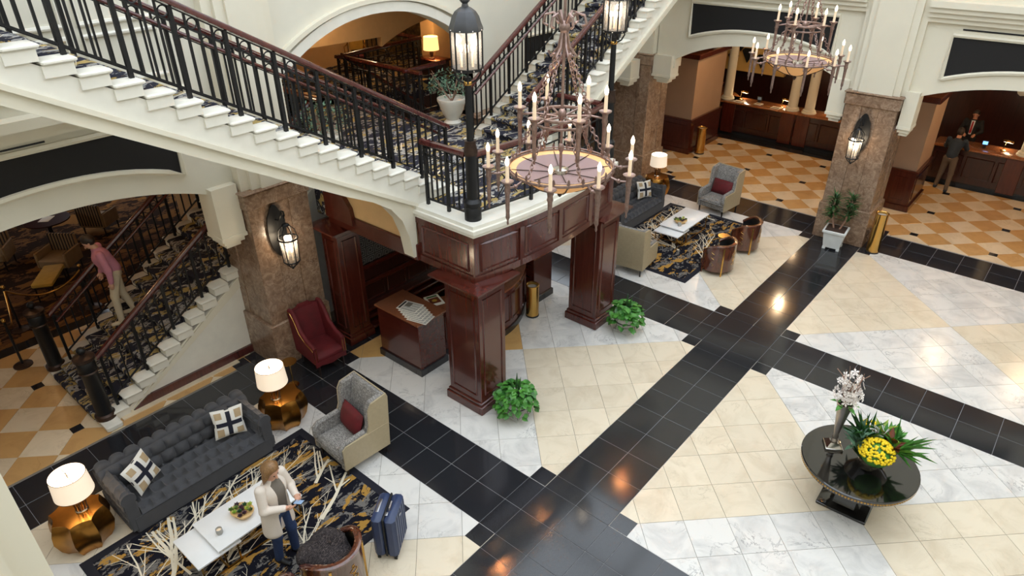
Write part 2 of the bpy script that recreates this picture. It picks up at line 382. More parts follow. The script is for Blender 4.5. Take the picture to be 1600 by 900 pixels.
# ---- signed distance bodies -> surface nets
def _cap(P, a, b, ra, rb):
    a = np.array(a, float); b = np.array(b, float); d = b - a; L = d @ d + 1e-12
    t = np.clip(((P - a) @ d) / L, 0, 1)
    return np.sqrt((((P - a) - t[..., None] * d) ** 2).sum(-1)) - (ra + (rb - ra) * t)
def _ell(P, c, r):
    q = (P - np.array(c, float)); r = np.array(r, float)
    k0 = np.sqrt(((q / r) ** 2).sum(-1)); k1 = np.sqrt(((q / r ** 2) ** 2).sum(-1)) + 1e-9
    return k0 * (k0 - 1) / k1
def sdf_mb(prims, h=.012, k=.03, cut=None, pad=.06):
    """prims: ('c',a,b,ra,rb[,k]) capsules or ('e',centre,radii[,k]); smooth union; cut(P)->sdf subtracted by max"""
    lo = np.full(3, 1e9); hi = -lo
    for p in prims:
        if p[0] == 'c':
            for q, r in ((p[1], p[3]), (p[2], p[4])): lo = np.minimum(lo, np.array(q) - r); hi = np.maximum(hi, np.array(q) + r)
        else: lo = np.minimum(lo, np.array(p[1]) - np.array(p[2])); hi = np.maximum(hi, np.array(p[1]) + np.array(p[2]))
    lo -= pad * .5; hi += pad * .5
    n = np.ceil((hi - lo) / h).astype(int) + 1
    ax = [lo[i] + h * np.arange(n[i]) for i in range(3)]
    D = np.full(tuple(n), 1e3)
    for p in prims:
        if p[0] == 'c':
            r = max(p[3], p[4]); bl = np.minimum(p[1], p[2]) - r; bh = np.maximum(p[1], p[2]) + r; kk = p[5] if len(p) > 5 else k
        else: bl = np.array(p[1]) - np.array(p[2]); bh = np.array(p[1]) + np.array(p[2]); kk = p[3] if len(p) > 3 else k
        i0 = np.maximum(((bl - .07 - lo) / h).astype(int), 0); i1 = np.minimum(((bh + .07 - lo) / h).astype(int) + 2, n)
        sl = tuple(slice(i0[i], i1[i]) for i in range(3))
        P = np.stack(np.meshgrid(*[ax[i][sl[i]] for i in range(3)], indexing='ij'), -1)
        d = _cap(P, *p[1:5]) if p[0] == 'c' else _ell(P, p[1], p[2])
        e = D[sl]; hh = np.clip(.5 + .5 * (e - d) / kk, 0, 1)
        D[sl] = np.where(e > 100, d, e + (d - e) * hh - kk * hh * (1 - hh))
    if cut is not None:
        P = np.stack(np.meshgrid(*ax, indexing='ij'), -1); D = np.maximum(D, cut(P))
    S = D < 0
    cs = [(i, j, l) for i in (0, 1) for j in (0, 1) for l in (0, 1)]
    def sub(A, c): return A[c[0]:n[0] - 1 + c[0], c[1]:n[1] - 1 + c[1], c[2]:n[2] - 1 + c[2]]
    cnt = sum(sub(S, c).astype(int) for c in cs)
    act = (cnt > 0) & (cnt < 8); idx = np.full(act.shape, -1); idx[act] = np.arange(act.sum())
    acc = np.zeros((act.sum(), 3)); num = np.zeros(act.sum())
    for c in cs:
        for ax_ in range(3):
            if c[ax_]: continue
            c2 = list(c); c2[ax_] = 1
            da = sub(D, c)[act]; db = sub(D, c2)[act]; m = (da < 0) != (db < 0)
            t = np.where(m, da / (da - db + 1e-12), 0); pt = np.tile(np.array(c, float), (len(t), 1)); pt[:, ax_] += t
            acc += np.where(m[:, None], pt, 0); num += m
    base = np.argwhere(act); V = lo + h * (base + acc / num[:, None])
    F = []
    for ax_ in range(3):
        a1, a2 = (ax_ + 1) % 3, (ax_ + 2) % 3
        s0 = [slice(None)] * 3; s1 = [slice(None)] * 3; s0[ax_] = slice(0, -1); s1[ax_] = slice(1, None)
        A = S[tuple(s0)]; B = S[tuple(s1)]
        for i in np.argwhere(A != B):
            if i[a1] == 0 or i[a2] == 0 or i[a1] >= n[a1] - 1 or i[a2] >= n[a2] - 1: continue
            q = []
            for o1, o2 in ((0, 0), (1, 0), (1, 1), (0, 1)):
                j = i.copy(); j[a1] -= 1 - o1; j[a2] -= 1 - o2; q.append(int(idx[tuple(j)]))
            if min(q) < 0: continue
            F.append(tuple(q) if A[tuple(i)] else tuple(q[::-1]))
    mb = MB(); mb.v = [tuple(p) for p in V.tolist()]; mb.f = F; return mb
# ------------------------------------------------------------------ floor
def clip(poly, hp):
    for nx, ny, c in hp:                       # keep nx*x+ny*y<=c
        out = []
        for i in range(len(poly)):
            p, q = poly[i], poly[(i + 1) % len(poly)]
            a = nx * p[0] + ny * p[1] - c; b = nx * q[0] + ny * q[1] - c
            if a <= 0: out.append(p)
            if (a < 0 < b) or (b < 0 < a): t = a / (a - b); out.append((p[0] + t * (q[0] - p[0]), p[1] + t * (q[1] - p[1])))
        poly = out
        if len(poly) < 3: return []
    return poly
def area(p): return abs(sum(p[i][0] * p[(i + 1) % len(p)][1] - p[(i + 1) % len(p)][0] * p[i][1] for i in range(len(p)))) / 2
_tc = {}
def tile(poly, mat, parent, name, gap, z=0.0):
    cx = sum(p[0] for p in poly) / len(poly); cy = sum(p[1] for p in poly) / len(poly)
    loc = [(p[0] - cx, p[1] - cy) for p in poly]
    out = []
    for x, y in loc:
        d = math.hypot(x, y); k = max(0, d - gap * 1.0) / d if d > 1e-6 else 1; out.append((x * k, y * k))
    key = (mat, tuple(round(a, 3) for p in out for a in p))
    if key not in _tc:
        n = len(out); mb = MB(); c = .003
        inn = [(x * (1 - c / max(.05, math.hypot(x, y))), y * (1 - c / max(.05, math.hypot(x, y)))) for x, y in out]
        mb.add([(x, y, -.012) for x, y in out] + [(x, y, -.002) for x, y in out] + [(x, y, 0) for x, y in inn],
               [(i, (i + 1) % n, n + (i + 1) % n, n + i) for i in range(n)] + [(n + i, n + (i + 1) % n, 2 * n + (i + 1) % n, 2 * n + i) for i in range(n)] + [tuple(2 * n + i for i in range(n))])
        _tc[key] = mesh(mb, mat, 0, name)
    return ob(name, _tc[key], parent, (cx, cy, z))
RECT = lambda x0, x1, y0, y1: [(x0, y0), (x1, y0), (x1, y1), (x0, y1)]
base = struct('floor', MB().box(-24, 14, -20, 24, -.3, -.006), 'grout')
fg = struct('floor_granite', MB().box(-6.56, 8, -6.56, -5.44, -.02, -.004).box(-6.56, 8, -.56, .56, -.02, -.004).box(-6.56, 8, 5.44, 6.6, -.02, -.004)
            .box(-.56, .56, -12, 6, -.02, -.0045).box(-6.56, -5.44, -12, 6, -.02, -.0045).box(-12, -6.4, -6.3, -5.4, -.02, -.0042), 'grout_dark')
fb = struct('floor_beige', MB().box(-5.4, 6, -12, 6, -.02, -.0055), 'grout')
fw = struct('floor_white', MB().box(-5.4, 6, -12, 6, -.022, -.0056), 'grout')
fc = struct('floor_checker', MB().box(-12, 7, 6.6, 11.4, -.02, -.005).box(-12, -6.5, -12, -6.2, -.02, -.005), 'grout')
t5 = .55; nq = .8425
def gband(x0, x1, y0, y1, nx, ny):
    for i in range(nx):
        for j in range(ny):
            tile(RECT(x0 + (x1 - x0) * i / nx, x0 + (x1 - x0) * (i + 1) / nx, y0 + (y1 - y0) * j / ny, y0 + (y1 - y0) * (j + 1) / ny), 'granite', fg, 'granite_tile', .005)
for cy in (-6, 0, 6):
    for cx in (-6, 0):
        xs = [-nq, -t5, 0, t5, nq]
        for i in range(4):
            for j in range(4): tile(RECT(cx + xs[i], cx + xs[i + 1], cy + xs[j], cy + xs[j + 1]), 'granite', fg, 'granite_tile', .005, .0015)
    gband(-6 + nq, -nq, cy - t5, cy + t5, 8, 2)
    gband(nq, 6.0, cy - t5, cy + t5, 9, 2)
for cx in (-6, 0):
    for y0, y1, ny in ((-11.0, -6 - nq, 8), (-6 + nq, -nq, 8), (nq, 6 - nq, 8)):
        gband(cx - t5, cx + t5, y0, y1, 2, ny)
D6 = .605; s2 = math.sqrt(.5)
def field(cx, cy, left='marble_beige'):
    hb = 3 - t5; K = 6
    for i in range(-K, K):
        for j in range(-K, K):
            u0, v0 = i * D6, j * D6
            sq4 = [(u0, v0), (u0 + D6, v0), (u0 + D6, v0 + D6), (u0, v0 + D6)]
            w = [(s2 * (u - v), s2 * (u + v)) for u, v in sq4]
            w = clip(w, [(1, 0, hb), (-1, 0, hb), (0, 1, hb), (0, -1, hb)])
            if len(w) < 3 or area(w) < .004: continue
            # triangle by quadrant in (u,v): +x when u>0,v<0 ; -x when u<0,v>0
            beige = (i >= 0) != (j >= 0)
            mat = ('marble_beige' if i >= 0 else left) if beige else 'marble_white'
            tile([(cx + x, cy + y) for x, y in w], mat, fb if beige else fw, 'marble_tile', .0035)
for c in ((-3, -3, 'marble_orange'), (3, -3), (-3, 3), (3, 3), (-3, -9), (3, -9)): field(*c)
def checker(x0, x1, y0, y1, ax, ay):
    L = 2 * D6 * s2
    n = 14; o = 0
    for i in range(-n, n):
        for j in range(-n, n):
            u0, v0 = i * D6, j * D6
            w = [(ax + s2 * (u - v), ay + s2 * (u + v)) for u, v in ((u0, v0), (u0 + D6, v0), (u0 + D6, v0 + D6), (u0, v0 + D6))]
            w = clip(w, [(1, 0, x1), (-1, 0, -x0), (0, 1, y1), (0, -1, -y0)])
            if len(w) < 3 or area(w) < .01: continue
            tile(w, 'marble_tan' if (i + j) % 2 else 'marble_pale', fc, 'checker_tile', .0025)
    for i in range(-8, 8):
        for j in range(-8, 8):
            x, y = ax + i * 2 * L * 1.0, ay + j * 2 * L * 1.0
            if x0 + .1 < x < x1 - .1 and y0 + .1 < y < y1 - .1: tile(RECT(x - .09, x + .09, y - .09, y + .09), 'granite', fc, 'inset_tile', .002, .0015)
checker(-6.5, 6.2, 6.6, 11.15, 1.35, 7.05)
checker(-10.3, -6.6, -11.2, -6.4, -7.15, -9.36)
struct('floor_border', MB().box(-10.6, -10.3, -14, -4, -.02, .0005).box(-8, 6, 11.15, 12.2, -.02, .0005), 'granite')
struct('floor_carpet', MB().box(-24, -10.6, -20, 2, -.02, .004), 'lounge_carpet')

# ------------------------------------------------------------------ marble piers
def pier(name, x0, x1, y0, y1, top, label):
    t = thing(name, label, 'pillar', ((x0 + x1) / 2, (y0 + y1) / 2, 0), group='brown marble piers of the lobby')
    w, d = (x1 - x0) / 2, (y1 - y0) / 2
    part('plinth', MB().rbox(-w, w, -d, d, 0, .9, .012), 'marble_brown', t)
    e = .045
    # four faces, each of three upright slabs with thin joints
    for sgn in (-1, 1):
        for k in range(3):
            a = -w + e + (2 * (w - e)) * k / 3; b = -w + e + (2 * (w - e)) * (k + 1) / 3
            in_ = .012 if k == 1 else 0
            yy = sgn * (d - e - in_)
            part('slab', MB().rbox(a + .002, b - .002, min(yy, yy - sgn * .06), max(yy, yy - sgn * .06), .9, top - .3, .004), 'marble_brown', t)
            a = -d + e + (2 * (d - e)) * k / 3; b = -d + e + (2 * (d - e)) * (k + 1) / 3
            xx = sgn * (w - e - in_)
            part('slab', MB().rbox(min(xx, xx - sgn * .06), max(xx, xx - sgn * .06), a + .002, b - .002, .9, top - .3, .004), 'marble_brown', t)
    part('core', MB().box(-w + .09, w - .09, -d + .09, d - .09, .9, top - .25), 'marble_brown', t)
    part('cap', MB().rbox(-w + .01, w - .01, -d + .01, d - .01, top - .3, top - .03, .02).rbox(-w - .02, w + .02, -d - .02, d + .02, top - .03, top, .01), 'marble_brown', t)
    return t
pier('marble_pier', -7.1, -5.97, -6.32, -5.1, 3.4, 'brown veined marble pier with lantern beside the red armchair')
pier('marble_pier', -7.1, -5.97, -.9, .32, 3.4, 'brown marble pier hidden behind the dark wooden columns')
pier('marble_pier', -.6, .58, 5.42, 6.6, 3.58, 'brown marble pier with lantern behind the potted dracaena')
pier('marble_pier', -6.8, -5.6, 5.5, 6.65, 3.7, 'brown marble pier under the right stair behind the far sofa')

# ------------------------------------------------------------------ walls with arches
def arch_pts(a, b, zs, za, n=20, flip=False):
    pts = []
    for i in range(n + 1):
        t = -1 + 2 * i / n; pts.append((a + (b - a) * i / n, zs + (za - zs) * math.sqrt(max(0, 1 - (t * .97) ** 2)) if False else za - (za - zs) * abs(t) ** 2.2))
    return pts
TOPZ = 11.2
wl = struct('wall_left', MB().prism([(-13.5, 2.9), (-11.0, 2.9), (-11.0, 3.42)] + arch_pts(-11.0, -6.62, 3.42, 3.84) + [(-6.62, 3.42), (-6.62, TOPZ), (-13.5, TOPZ)], -6.6, -6.3, 'x')
            .prism([(-6.62, 3.4), (-5.35, 3.4)] + [(-5.35, 4.75)] + arch_pts(-5.35, -.65, 4.75, 5.68) + [(-.65, 3.4), (.62, 3.4), (.62, TOPZ), (-6.62, TOPZ)], -6.6, -6.3, 'x')
            .prism([(.62, 3.42)] + arch_pts(.62, 5.2, 3.42, 3.84) + [(5.2, 2.95), (5.7, 2.95), (5.7, TOPZ), (.62, TOPZ)], -6.6, -6.3, 'x')
            .box(-6.6, -6.3, -5.35, -5.12, 2.4, 3.4).box(-6.6, -6.3, -.88, -.65, 2.4, 3.4), 'cream_wall')
wb = struct('wall_back', MB().prism([(-5.6, 3.4), (-5.05, 3.4)] + arch_pts(-5.05, -.72, 3.62, 4.16) + [(-.72, 3.5), (.7, 3.5)] + arch_pts(.7, 5.2, 3.55, 4.0) + [(7.5, 3.5), (7.5, TOPZ), (-5.6, TOPZ)], 5.75, 6.1, 'y'), 'cream')
tn = [0]
def trim(mb, mat='cream', parent=None, name=None):
    tn[0] += 1; return struct('trim_%d' % tn[0], mb, mat, 0)
# archivolt of the upper arch
def arch_band(a, b, zs, za, w, x0, x1, axis, proud=0):
    p = arch_pts(a, b, zs, za, 24); q = arch_pts(a - w, b + w, zs + w * .3, za + w, 24)
    return MB().prism(p + q[::-1], x0, x1, axis)
trim(arch_band(-5.35, -.65, 4.75, 5.68, .17, -6.31, -6.24, 'x'), 'stone_white')
trim(arch_band(-5.55, -.45, 4.9, 5.86, .07, -6.31, -6.2, 'x'), 'cream')
trim(MB().box(-6.62, -6.24, -5.52, -5.35, 3.2, 4.8).box(-6.62, -6.24, -.65, -.48, 3.2, 4.8), 'stone_white')
# black cloth panels above the arches, framed
def panel_x(y0, y1, zl, zc, zt, X, nm):
    p = arch_pts(y0, y1, zl, zc, 16)
    t = struct('panel_recess', MB().prism(p + [(y1, zt), (y0, zt)], X, X + .012, 'x'), 'black_cloth'); t.name = nm
    outl = [(X + .02, a, b) for a, b in p + [(y1, zt), (y0, zt)]]
    struct('panel_frame', MB().tube(outl + [outl[0]], .045, 6, False), 'cream', 40, parent=t)
def panel_y(x0, x1, zl, zc, zt, Y, nm):
    p = arch_pts(x0, x1, zl, zc, 16)
    t = struct('panel_recess', MB().prism(p + [(x1, zt), (x0, zt)], Y - .012, Y, 'y'), 'black_cloth'); t.name = nm
    outl = [(a, Y - .02, b) for a, b in p + [(x1, zt), (x0, zt)]]
    struct('panel_frame', MB().tube(outl + [outl[0]], .045, 6, False), 'cream', 40, parent=t)
panel_x(-10.5, -6.98, 3.88, 4.22, 4.72, -6.3, 'trim_panel')
panel_x(.95, 4.8, 3.88, 4.22, 4.72, -6.3, 'trim_panel')
panel_y(-4.72, -1.15, 4.22, 4.5, 5.06, 5.75, 'trim_panel')
panel_y(1.12, 4.9, 4.02, 4.34, 4.9, 5.75, 'trim_panel')
# cornices
def cornice_x(y0, y1, z, X): return MB().box(X, X + .1, y0, y1, z, z + .1).box(X, X + .18, y0, y1, z + .1, z + .17).box(X, X + .26, y0, y1, z + .17, z + .3)
def cornice_y(x0, x1, z, Y): return MB().box(x0, x1, Y - .1, Y, z, z + .1).box(x0, x1, Y - .17, Y, z + .1, z + .2).box(x0, x1, Y - .24, Y, z + .2, z + .3).box(x0, x1, Y - .3, Y, z + .3, z + .42)
trim(cornice_x(-13.5, -6.7, 4.86, -6.3)); trim(cornice_y(-5.5, -.62, 5.2, 5.75)); trim(cornice_y(.6, 7.4, 5.12, 5.75))
trim(MB().box(1.25, 2.4, 5.735, 5.76, 5.0, 5.03), 'iron'); trim(MB().box(-6.31, -6.285, -9.9, -8.6, 4.78, 4.8), 'iron')
# cream pilasters above the piers and corbelled arch ends
trim(MB().box(-.5, .48, 5.55, 5.8, 3.58, TOPZ).box(-.36, .34, 5.5, 5.6, 3.58, TOPZ).box(-.62, .6, 5.65, 5.8, 3.58, TOPZ), 'cream')
trim(MB().box(-6.4, -6.12, -6.25, -5.2, 3.4, TOPZ).box(-6.2, -6.05, -6.1, -5.35, 3.4, TOPZ).box(-6.12, -6.0, -5.95, -5.5, 3.4, TOPZ), 'cream')
trim(MB().box(-6.6, -5.68, 5.6, 5.8, 3.7, TOPZ).box(-6.3, -5.62, 5.55, 6.4, 3.7, TOPZ), 'cream')
def corbel(x0, x1, y0, y1, zt, zb=2.95):
    m = MB(); cx, cy = (x0 + x1) / 2, (y0 + y1) / 2
    m.box(x0, x1, y0, y1, zb, zt)
    for k, (z0, z1, s) in enumerate(((zb - .06, zb, 1.06), (zb - .14, zb - .06, .86), (zb - .22, zb - .14, .6))):
        m.box(cx - (x1 - x0) / 2 * s, cx + (x1 - x0) / 2 * s, cy - (y1 - y0) / 2 * s, cy + (y1 - y0) / 2 * s, z0, z1)
    return trim(m, 'cream')
corbel(-.98, -.6, 5.6, 6.05, 3.75, 3.0); corbel(.58, .85, 5.6, 6.05, 3.7, 2.95); corbel(-5.62, -5.08, 5.62, 6.05, 3.7, 3.2)
corbel(-6.6, -6.15, -6.72, -6.3, 3.55, 2.72); corbel(-6.4, -5.95, 5.05, 5.5, 3.55, 3.1)
# raised wall mouldings on the upper left wall
for y0, y1, z0, z1 in ((-9.6, -8.0, 5.35, 5.95), (-7.8, -6.85, 5.35, 5.95), (-9.6, -8.0, 6.1, 7.2), (-7.8, -6.85, 6.1, 7.2)):
    o = [(-6.28, y0, z0), (-6.28, y1, z0), (-6.28, y1, z1), (-6.28, y0, z1), (-6.28, y0, z0), (-6.28, y1, z0)]
    trim(MB().tube(o, .035, 6, False), 'stone_white')
# pillar close to the camera at lower left
struct('wall_pier_near', MB().box(-.6, .35, -12.2, -10.97, 0, 6.4).box(-.75, .5, -12.3, -11.12, 0, 6.4), 'cream')
# roof: ceiling with a glazed skylight over the atrium
SKX0, SKX1, SKY0, SKY1 = -5.7, 8.6, -13.9, 4.2
struct('wall_right', MB().box(8.6, 8.9, -14, 6.2, 0, TOPZ), 'cream_wall'); struct('wall_front', MB().box(-13.5, 8.9, -14.2, -13.9, 0, TOPZ), 'cream_wall')
cl = struct('ceiling', MB().box(-6.6, SKX0, -14, 6.2, TOPZ, TOPZ + .2).box(SKX0, 9, SKY1, 6.2, TOPZ, TOPZ + .2), 'cream')
for i in range(6):
    x = SKX0 + (SKX1 - SKX0) * i / 5; struct('skylight_bar', MB().box(x - .06, x + .06, SKY0, SKY1, TOPZ, TOPZ + .15), 'lac_white', parent=cl)
for i in range(8):
    y = SKY0 + (SKY1 - SKY0) * i / 7; struct('skylight_bar', MB().box(SKX0, SKX1, y - .06, y + .06, TOPZ, TOPZ + .15), 'lac_white', parent=cl)
# rooms behind the arches: walls, ceilings
C_reception = struct('ceiling_reception', MB().box(-9.5, 7.5, 6.1, 15.2, 4.25, 4.4), 'tan_plaster')
C_lounge = struct('ceiling_lounge', MB().box(-20, -6.6, -14, -5.3, 4.3, 4.45), 'tan_plaster')
struct('wall_reception', MB().box(-9.6, 7.5, 15, 15.2, 0, 4.3).box(-9.6, -9.4, 6.1, 15, 0, 4.3).box(7.4, 7.5, 6.1, 15, 0, 4.3), 'mahogany_dark')
struct('wall_yellow', MB().box(-7.9, -5.1, 14.2, 14.4, 1.6, 4.25), 'yellow_wall')
struct('wall_lounge', MB().box(-20.1, -20, -20, 6, 0, 4.3).box(-20, -6.6, -20, -19.8, 0, 4.3).box(-20, -9.4, 4.2, 4.4, 0, 4.3), 'mahogany_dark')
struct('wall_stair_side', MB().box(-12.0, -9.25, -4.2, -4.0, 0, 3.1), 'tan_plaster')
def taupe_block(nm, x0, x1, y0, y1, h):
    t = struct(nm, MB().box(x0, x1, y0, y1, 1.1, h), 'taupe')
    struct('wainscot', MB().box(x0 - .04, x1 + .04, y0 - .04, y1 + .04, 0, 1.08), 'mahogany', parent=t)
    struct('wainscot_cap', MB().rbox(x0 - .08, x1 + .08, y0 - .08, y1 + .08, 1.06, 1.12, .01), 'mahogany', parent=t)
    struct('baseboard', MB().rbox(x0 - .08, x1 + .08, y0 - .08, y1 + .08, 0, .16, .01), 'mahogany', parent=t)
    struct('crown', MB().rbox(x0 - .1, x1 + .1, y0 - .1, y1 + .1, h - .02, h + .14, .02), 'mahogany', parent=t)
    for a, b in (((x0 + .12, y0 - .055), (x1 - .12, y0 - .04)),): struct('wainscot_panel', MB().rbox(a[0], b[0], a[1], b[1], .3, .92, .006), 'mahogany', parent=t)
    struct('wainscot_panel', MB().rbox(x1 + .04, x1 + .055, y0 + .12, y1 - .12, .3, .92, .006), 'mahogany', parent=t)
taupe_block('wall_block_1', -6.9, -5.9, 8.9, 10.9, 3.0); taupe_block('wall_block_2', .2, .78, 8.42, 9.9, 2.9)
# ------------------------------------------------------------------ landing over the bell desk
LZ = 3.38; LX = -2.42; LY0, LY1 = -4.82, -1.18
def bow(t, off=0): # front edge between the two corners, t in 0..1
    return (LX + off + .2 * (1 - (2 * t - 1) ** 2), LY0 - off + (LY1 - LY0 + 2 * off) * t)
ld = thing('landing', 'stair landing with panelled mahogany front and white stone edge over bell desk', 'landing', (0, 0, 0))
def outline(off, n=18): return [(-3.62, LY0 - off)] + [bow(i / n, off) for i in range(n + 1)] + [(-3.62, LY1 + off)]
part('deck', MB().prism(outline(-.2) + [(-6.3, LY1), (-6.3, LY0)], 2.5, LZ, 'z'), 'stair_carpet', ld, 0)
r_ = np.random.default_rng(21); mb = MB()
for i in range(34):
    x, y, an = r_.uniform(-5.9, -2.9), r_.uniform(-4.4, -1.5), r_.uniform(1.2, 3.6); q = r_.uniform(.008, .026)
    for k in range(int(r_.uniform(4, 10))):
        an += r_.normal(0, .12); x2, y2 = x + .13 * math.cos(an), y + .13 * math.sin(an)
        if not (-6.1 < x2 < -2.75 and -4.55 < y2 < -1.45): break
        nx, ny = -math.sin(an), math.cos(an); mb.add([(x + nx * q, y + ny * q, LZ + .002), (x - nx * q, y - ny * q, LZ + .002), (x2 - nx * q * .85, y2 - ny * q * .85, LZ + .002), (x2 + nx * q * .85, y2 + ny * q * .85, LZ + .002)], [(0, 1, 2, 3)]); x, y, q = x2, y2, q * .85
part('branch_pattern', mb, 'rug_branch', ld, 0, kind='stuff')
back = [(-5.9, LY1 + .0), (-5.9, LY0)]
part('ceiling_panel', MB().prism(outline(-.1) + back, 2.42, 2.5, 'z'), 'mahogany_dark', ld, 0)
def strip(o0, o1, z0, z1, n=18):
    A = outline(o0, n); B = outline(o1, n); m = len(A); mb = MB()
    mb.add([(x, y, z0) for x, y in A] + [(x, y, z1) for x, y in A] + [(x, y, z1) for x, y in B] + [(x, y, z0) for x, y in B],
           [q for i in range(m - 1) for q in ((i, i + 1, m + i + 1, m + i), (m + i, m + i + 1, 2 * m + i + 1, 2 * m + i), (2 * m + i, 2 * m + i + 1, 3 * m + i + 1, 3 * m + i), (3 * m + i, 3 * m + i + 1, i + 1, i))] + [(0, m, 2 * m, 3 * m), (4 * m - 1, 3 * m - 1, 2 * m - 1, m - 1)])
    return mb
part('fascia', strip(0, -.15, 2.45, 3.2), 'mahogany', ld, 30)
part('bottom_moulding', strip(.02, -.02, 2.45, 2.56), 'mahogany', ld, 30)
part('top_moulding', strip(.025, -.02, 3.11, 3.21), 'mahogany', ld, 30)
part('stone_edge', strip(.03, -.3, 3.21, 3.27).join(strip(.06, -.3, 3.27, 3.33)).join(strip(.02, -.34, 3.33, 3.385)), 'stone_white', ld, 30)
def fpanel(p, q, n=8):
    """raised panel frame on the fascia between two plan points given as functions of t"""
    mb = MB(); z0, z1 = 2.62, 3.06
    pts = [p(i / n) for i in range(n + 1)]
    mb.tube([(x, y, z0) for x, y in pts] + [(x, y, z1) for x, y in pts[::-1]] + [(pts[0][0], pts[0][1], z0), (pts[1][0], pts[1][1], z0)], .022, 4, False)
    return mb
part('fascia_panel', fpanel(lambda t: (-3.5 + (LX + .1 * 0 - .12 + 3.5) * t, LY0 - .004), None, 2), 'mahogany', ld, 0)
part('fascia_panel', fpanel(lambda t: (-3.5 + (LX - .12 + 3.5) * t, LY1 + .004), None, 2), 'mahogany', ld, 0)
for a, b in ((.035, .225), (.275, .475), (.525, .725), (.775, .965)):
    part('fascia_panel', fpanel(lambda t: bow(a + (b - a) * t, .004), None), 'mahogany', ld, 0)
for t in (.0, .25, .5, .75, 1.0):
    x, y = bow(t, .008); part('fascia_stile', MB().rbox(-.02, .012, -.05, .05, 2.45, 3.18, .004), 'mahogany', ld, loc=(x - .0, y + (.04 if t == 0 else -.04 if t == 1 else 0), 0))
for s, yy in ((-1, LY0), (1, LY1)):
    part('side_beam', MB().rbox(-5.9, -3.6, yy - .06, yy + .06, 2.45, 2.74, .01), 'mahogany_x', ld)
    part('side_wall', MB().box(-5.9, -3.62, yy - .02, yy + .02, 2.74, 3.22), 'tan_plaster', ld, 0)
    part('spandrel', MB().prism([(-5.9, 2.6), (-5.15, 2.6), (-5.2, 2.9), (-5.4, 3.15), (-5.9, 3.25)], yy - .03 * s - .05, yy - .03 * s + .05, 'y').xf(T(0, s * .08, 0)), 'mahogany', ld, 0)
# columns
def wcol(x0, x1, y0, y1, label, nm='wood_column'):
    cx, cy = (x0 + x1) / 2, (y0 + y1) / 2; w, d = (x1 - x0) / 2, (y1 - y0) / 2
    t = thing(nm, label, 'column', (cx, cy, 0), group='mahogany columns under the landing')
    part('shaft', MB().rbox(-w + .04, w - .04, -d + .04, d - .04, .2, 2.33, .01), 'mahogany', t)
    part('base', MB().rbox(-w - .01, w + .01, -d - .01, d + .01, 0, .16, .01).rbox(-w + .015, w - .015, -d + .015, d - .015, .15, .22, .01), 'mahogany', t)
    part('capital', MB().rbox(-w + .01, w - .01, -d + .01, d - .01, 2.26, 2.34, .01).add([(sx * (w + .02), sy * (d + .02), 2.34) for sx, sy in ((-1, -1), (1, -1), (1, 1), (-1, 1))] + [(sx * (w + .13), sy * (d + .13), 2.38) for sx, sy in ((-1, -1), (1, -1), (1, 1), (-1, 1))] + [(sx * (w + .13), sy * (d + .13), 2.41) for sx, sy in ((-1, -1), (1, -1), (1, 1), (-1, 1))] + [(sx * (w - .1), sy * (d - .1), 2.47) for sx, sy in ((-1, -1), (1, -1), (1, 1), (-1, 1))],
         [(3, 2, 1, 0)] + [(r * 4 + i, r * 4 + (i + 1) % 4, r * 4 + 4 + (i + 1) % 4, r * 4 + 4 + i) for r in range(3) for i in range(4)] + [(12, 13, 14, 15)]), 'mahogany', t)
    for sx in (-1, 1):
        X = sx * (w - .04)
        part('raised_panel', MB().tube([(X, -d + .14, .34), (X, d - .14, .34), (X, d - .14, 2.16), (X, -d + .14, 2.16), (X, -d + .14, .34), (X, -d + .2, .34)], .018, 4, False), 'mahogany', t, 0)
        Yy = sx * (d - .04)
        part('raised_panel', MB().tube([(-w + .14, Yy, .34), (w - .14, Yy, .34), (w - .14, Yy, 2.16), (-w + .14, Yy, 2.16), (-w + .14, Yy, .34), (-w + .2, Yy, .34)], .018, 4, False), 'mahogany', t, 0)
    return t
wcol(-3.1, -2.3, -4.9, -4.2, 'dark mahogany square column at landing corner nearest the camera')
wcol(-3.05, -2.31, -1.6, -.9, 'dark mahogany square column beside the far lounge seating')
wcol(-6.1, -5.57, -5.02, -4.45, 'dark mahogany pilaster behind the bell desk next to red chair', 'wood_pilaster')
wcol(-6.1, -5.57, -1.55, -.98, 'dark mahogany pilaster at far end of the panelled alcove', 'wood_pilaster')
# panelled back wall of the alcove
bw = struct('wall_alcove', MB().box(-6.1, -5.85, -4.5, -1.5, 0, 2.45), 'mahogany_dark')
struct('fret_screen', MB().box(-5.85, -5.82, -4.4, -1.6, 1.4, 2.15), 'fret', parent=bw)
for z in (1.3, 2.15, .95): struct('wall_rail', MB().rbox(-5.86, -5.76, -4.45, -1.55, z, z + .09, .02), 'mahogany_x', parent=bw)
for z in (.12, .3, .46): struct('wall_ledge', MB().rbox(-5.86, -5.66 + .1 * (z < .2), -4.45, -1.55, z, z + .05, .01), 'mahogany_x', parent=bw)
for i in range(5):
    y = -4.35 + i * .56; struct('wall_panel', MB().tube([(-5.85, y, .6), (-5.85, y + .46, .6), (-5.85, y + .46, .9), (-5.85, y, .9), (-5.85, y, .6), (-5.85, y + .1, .6)], .02, 4, False), 'mahogany', parent=bw)

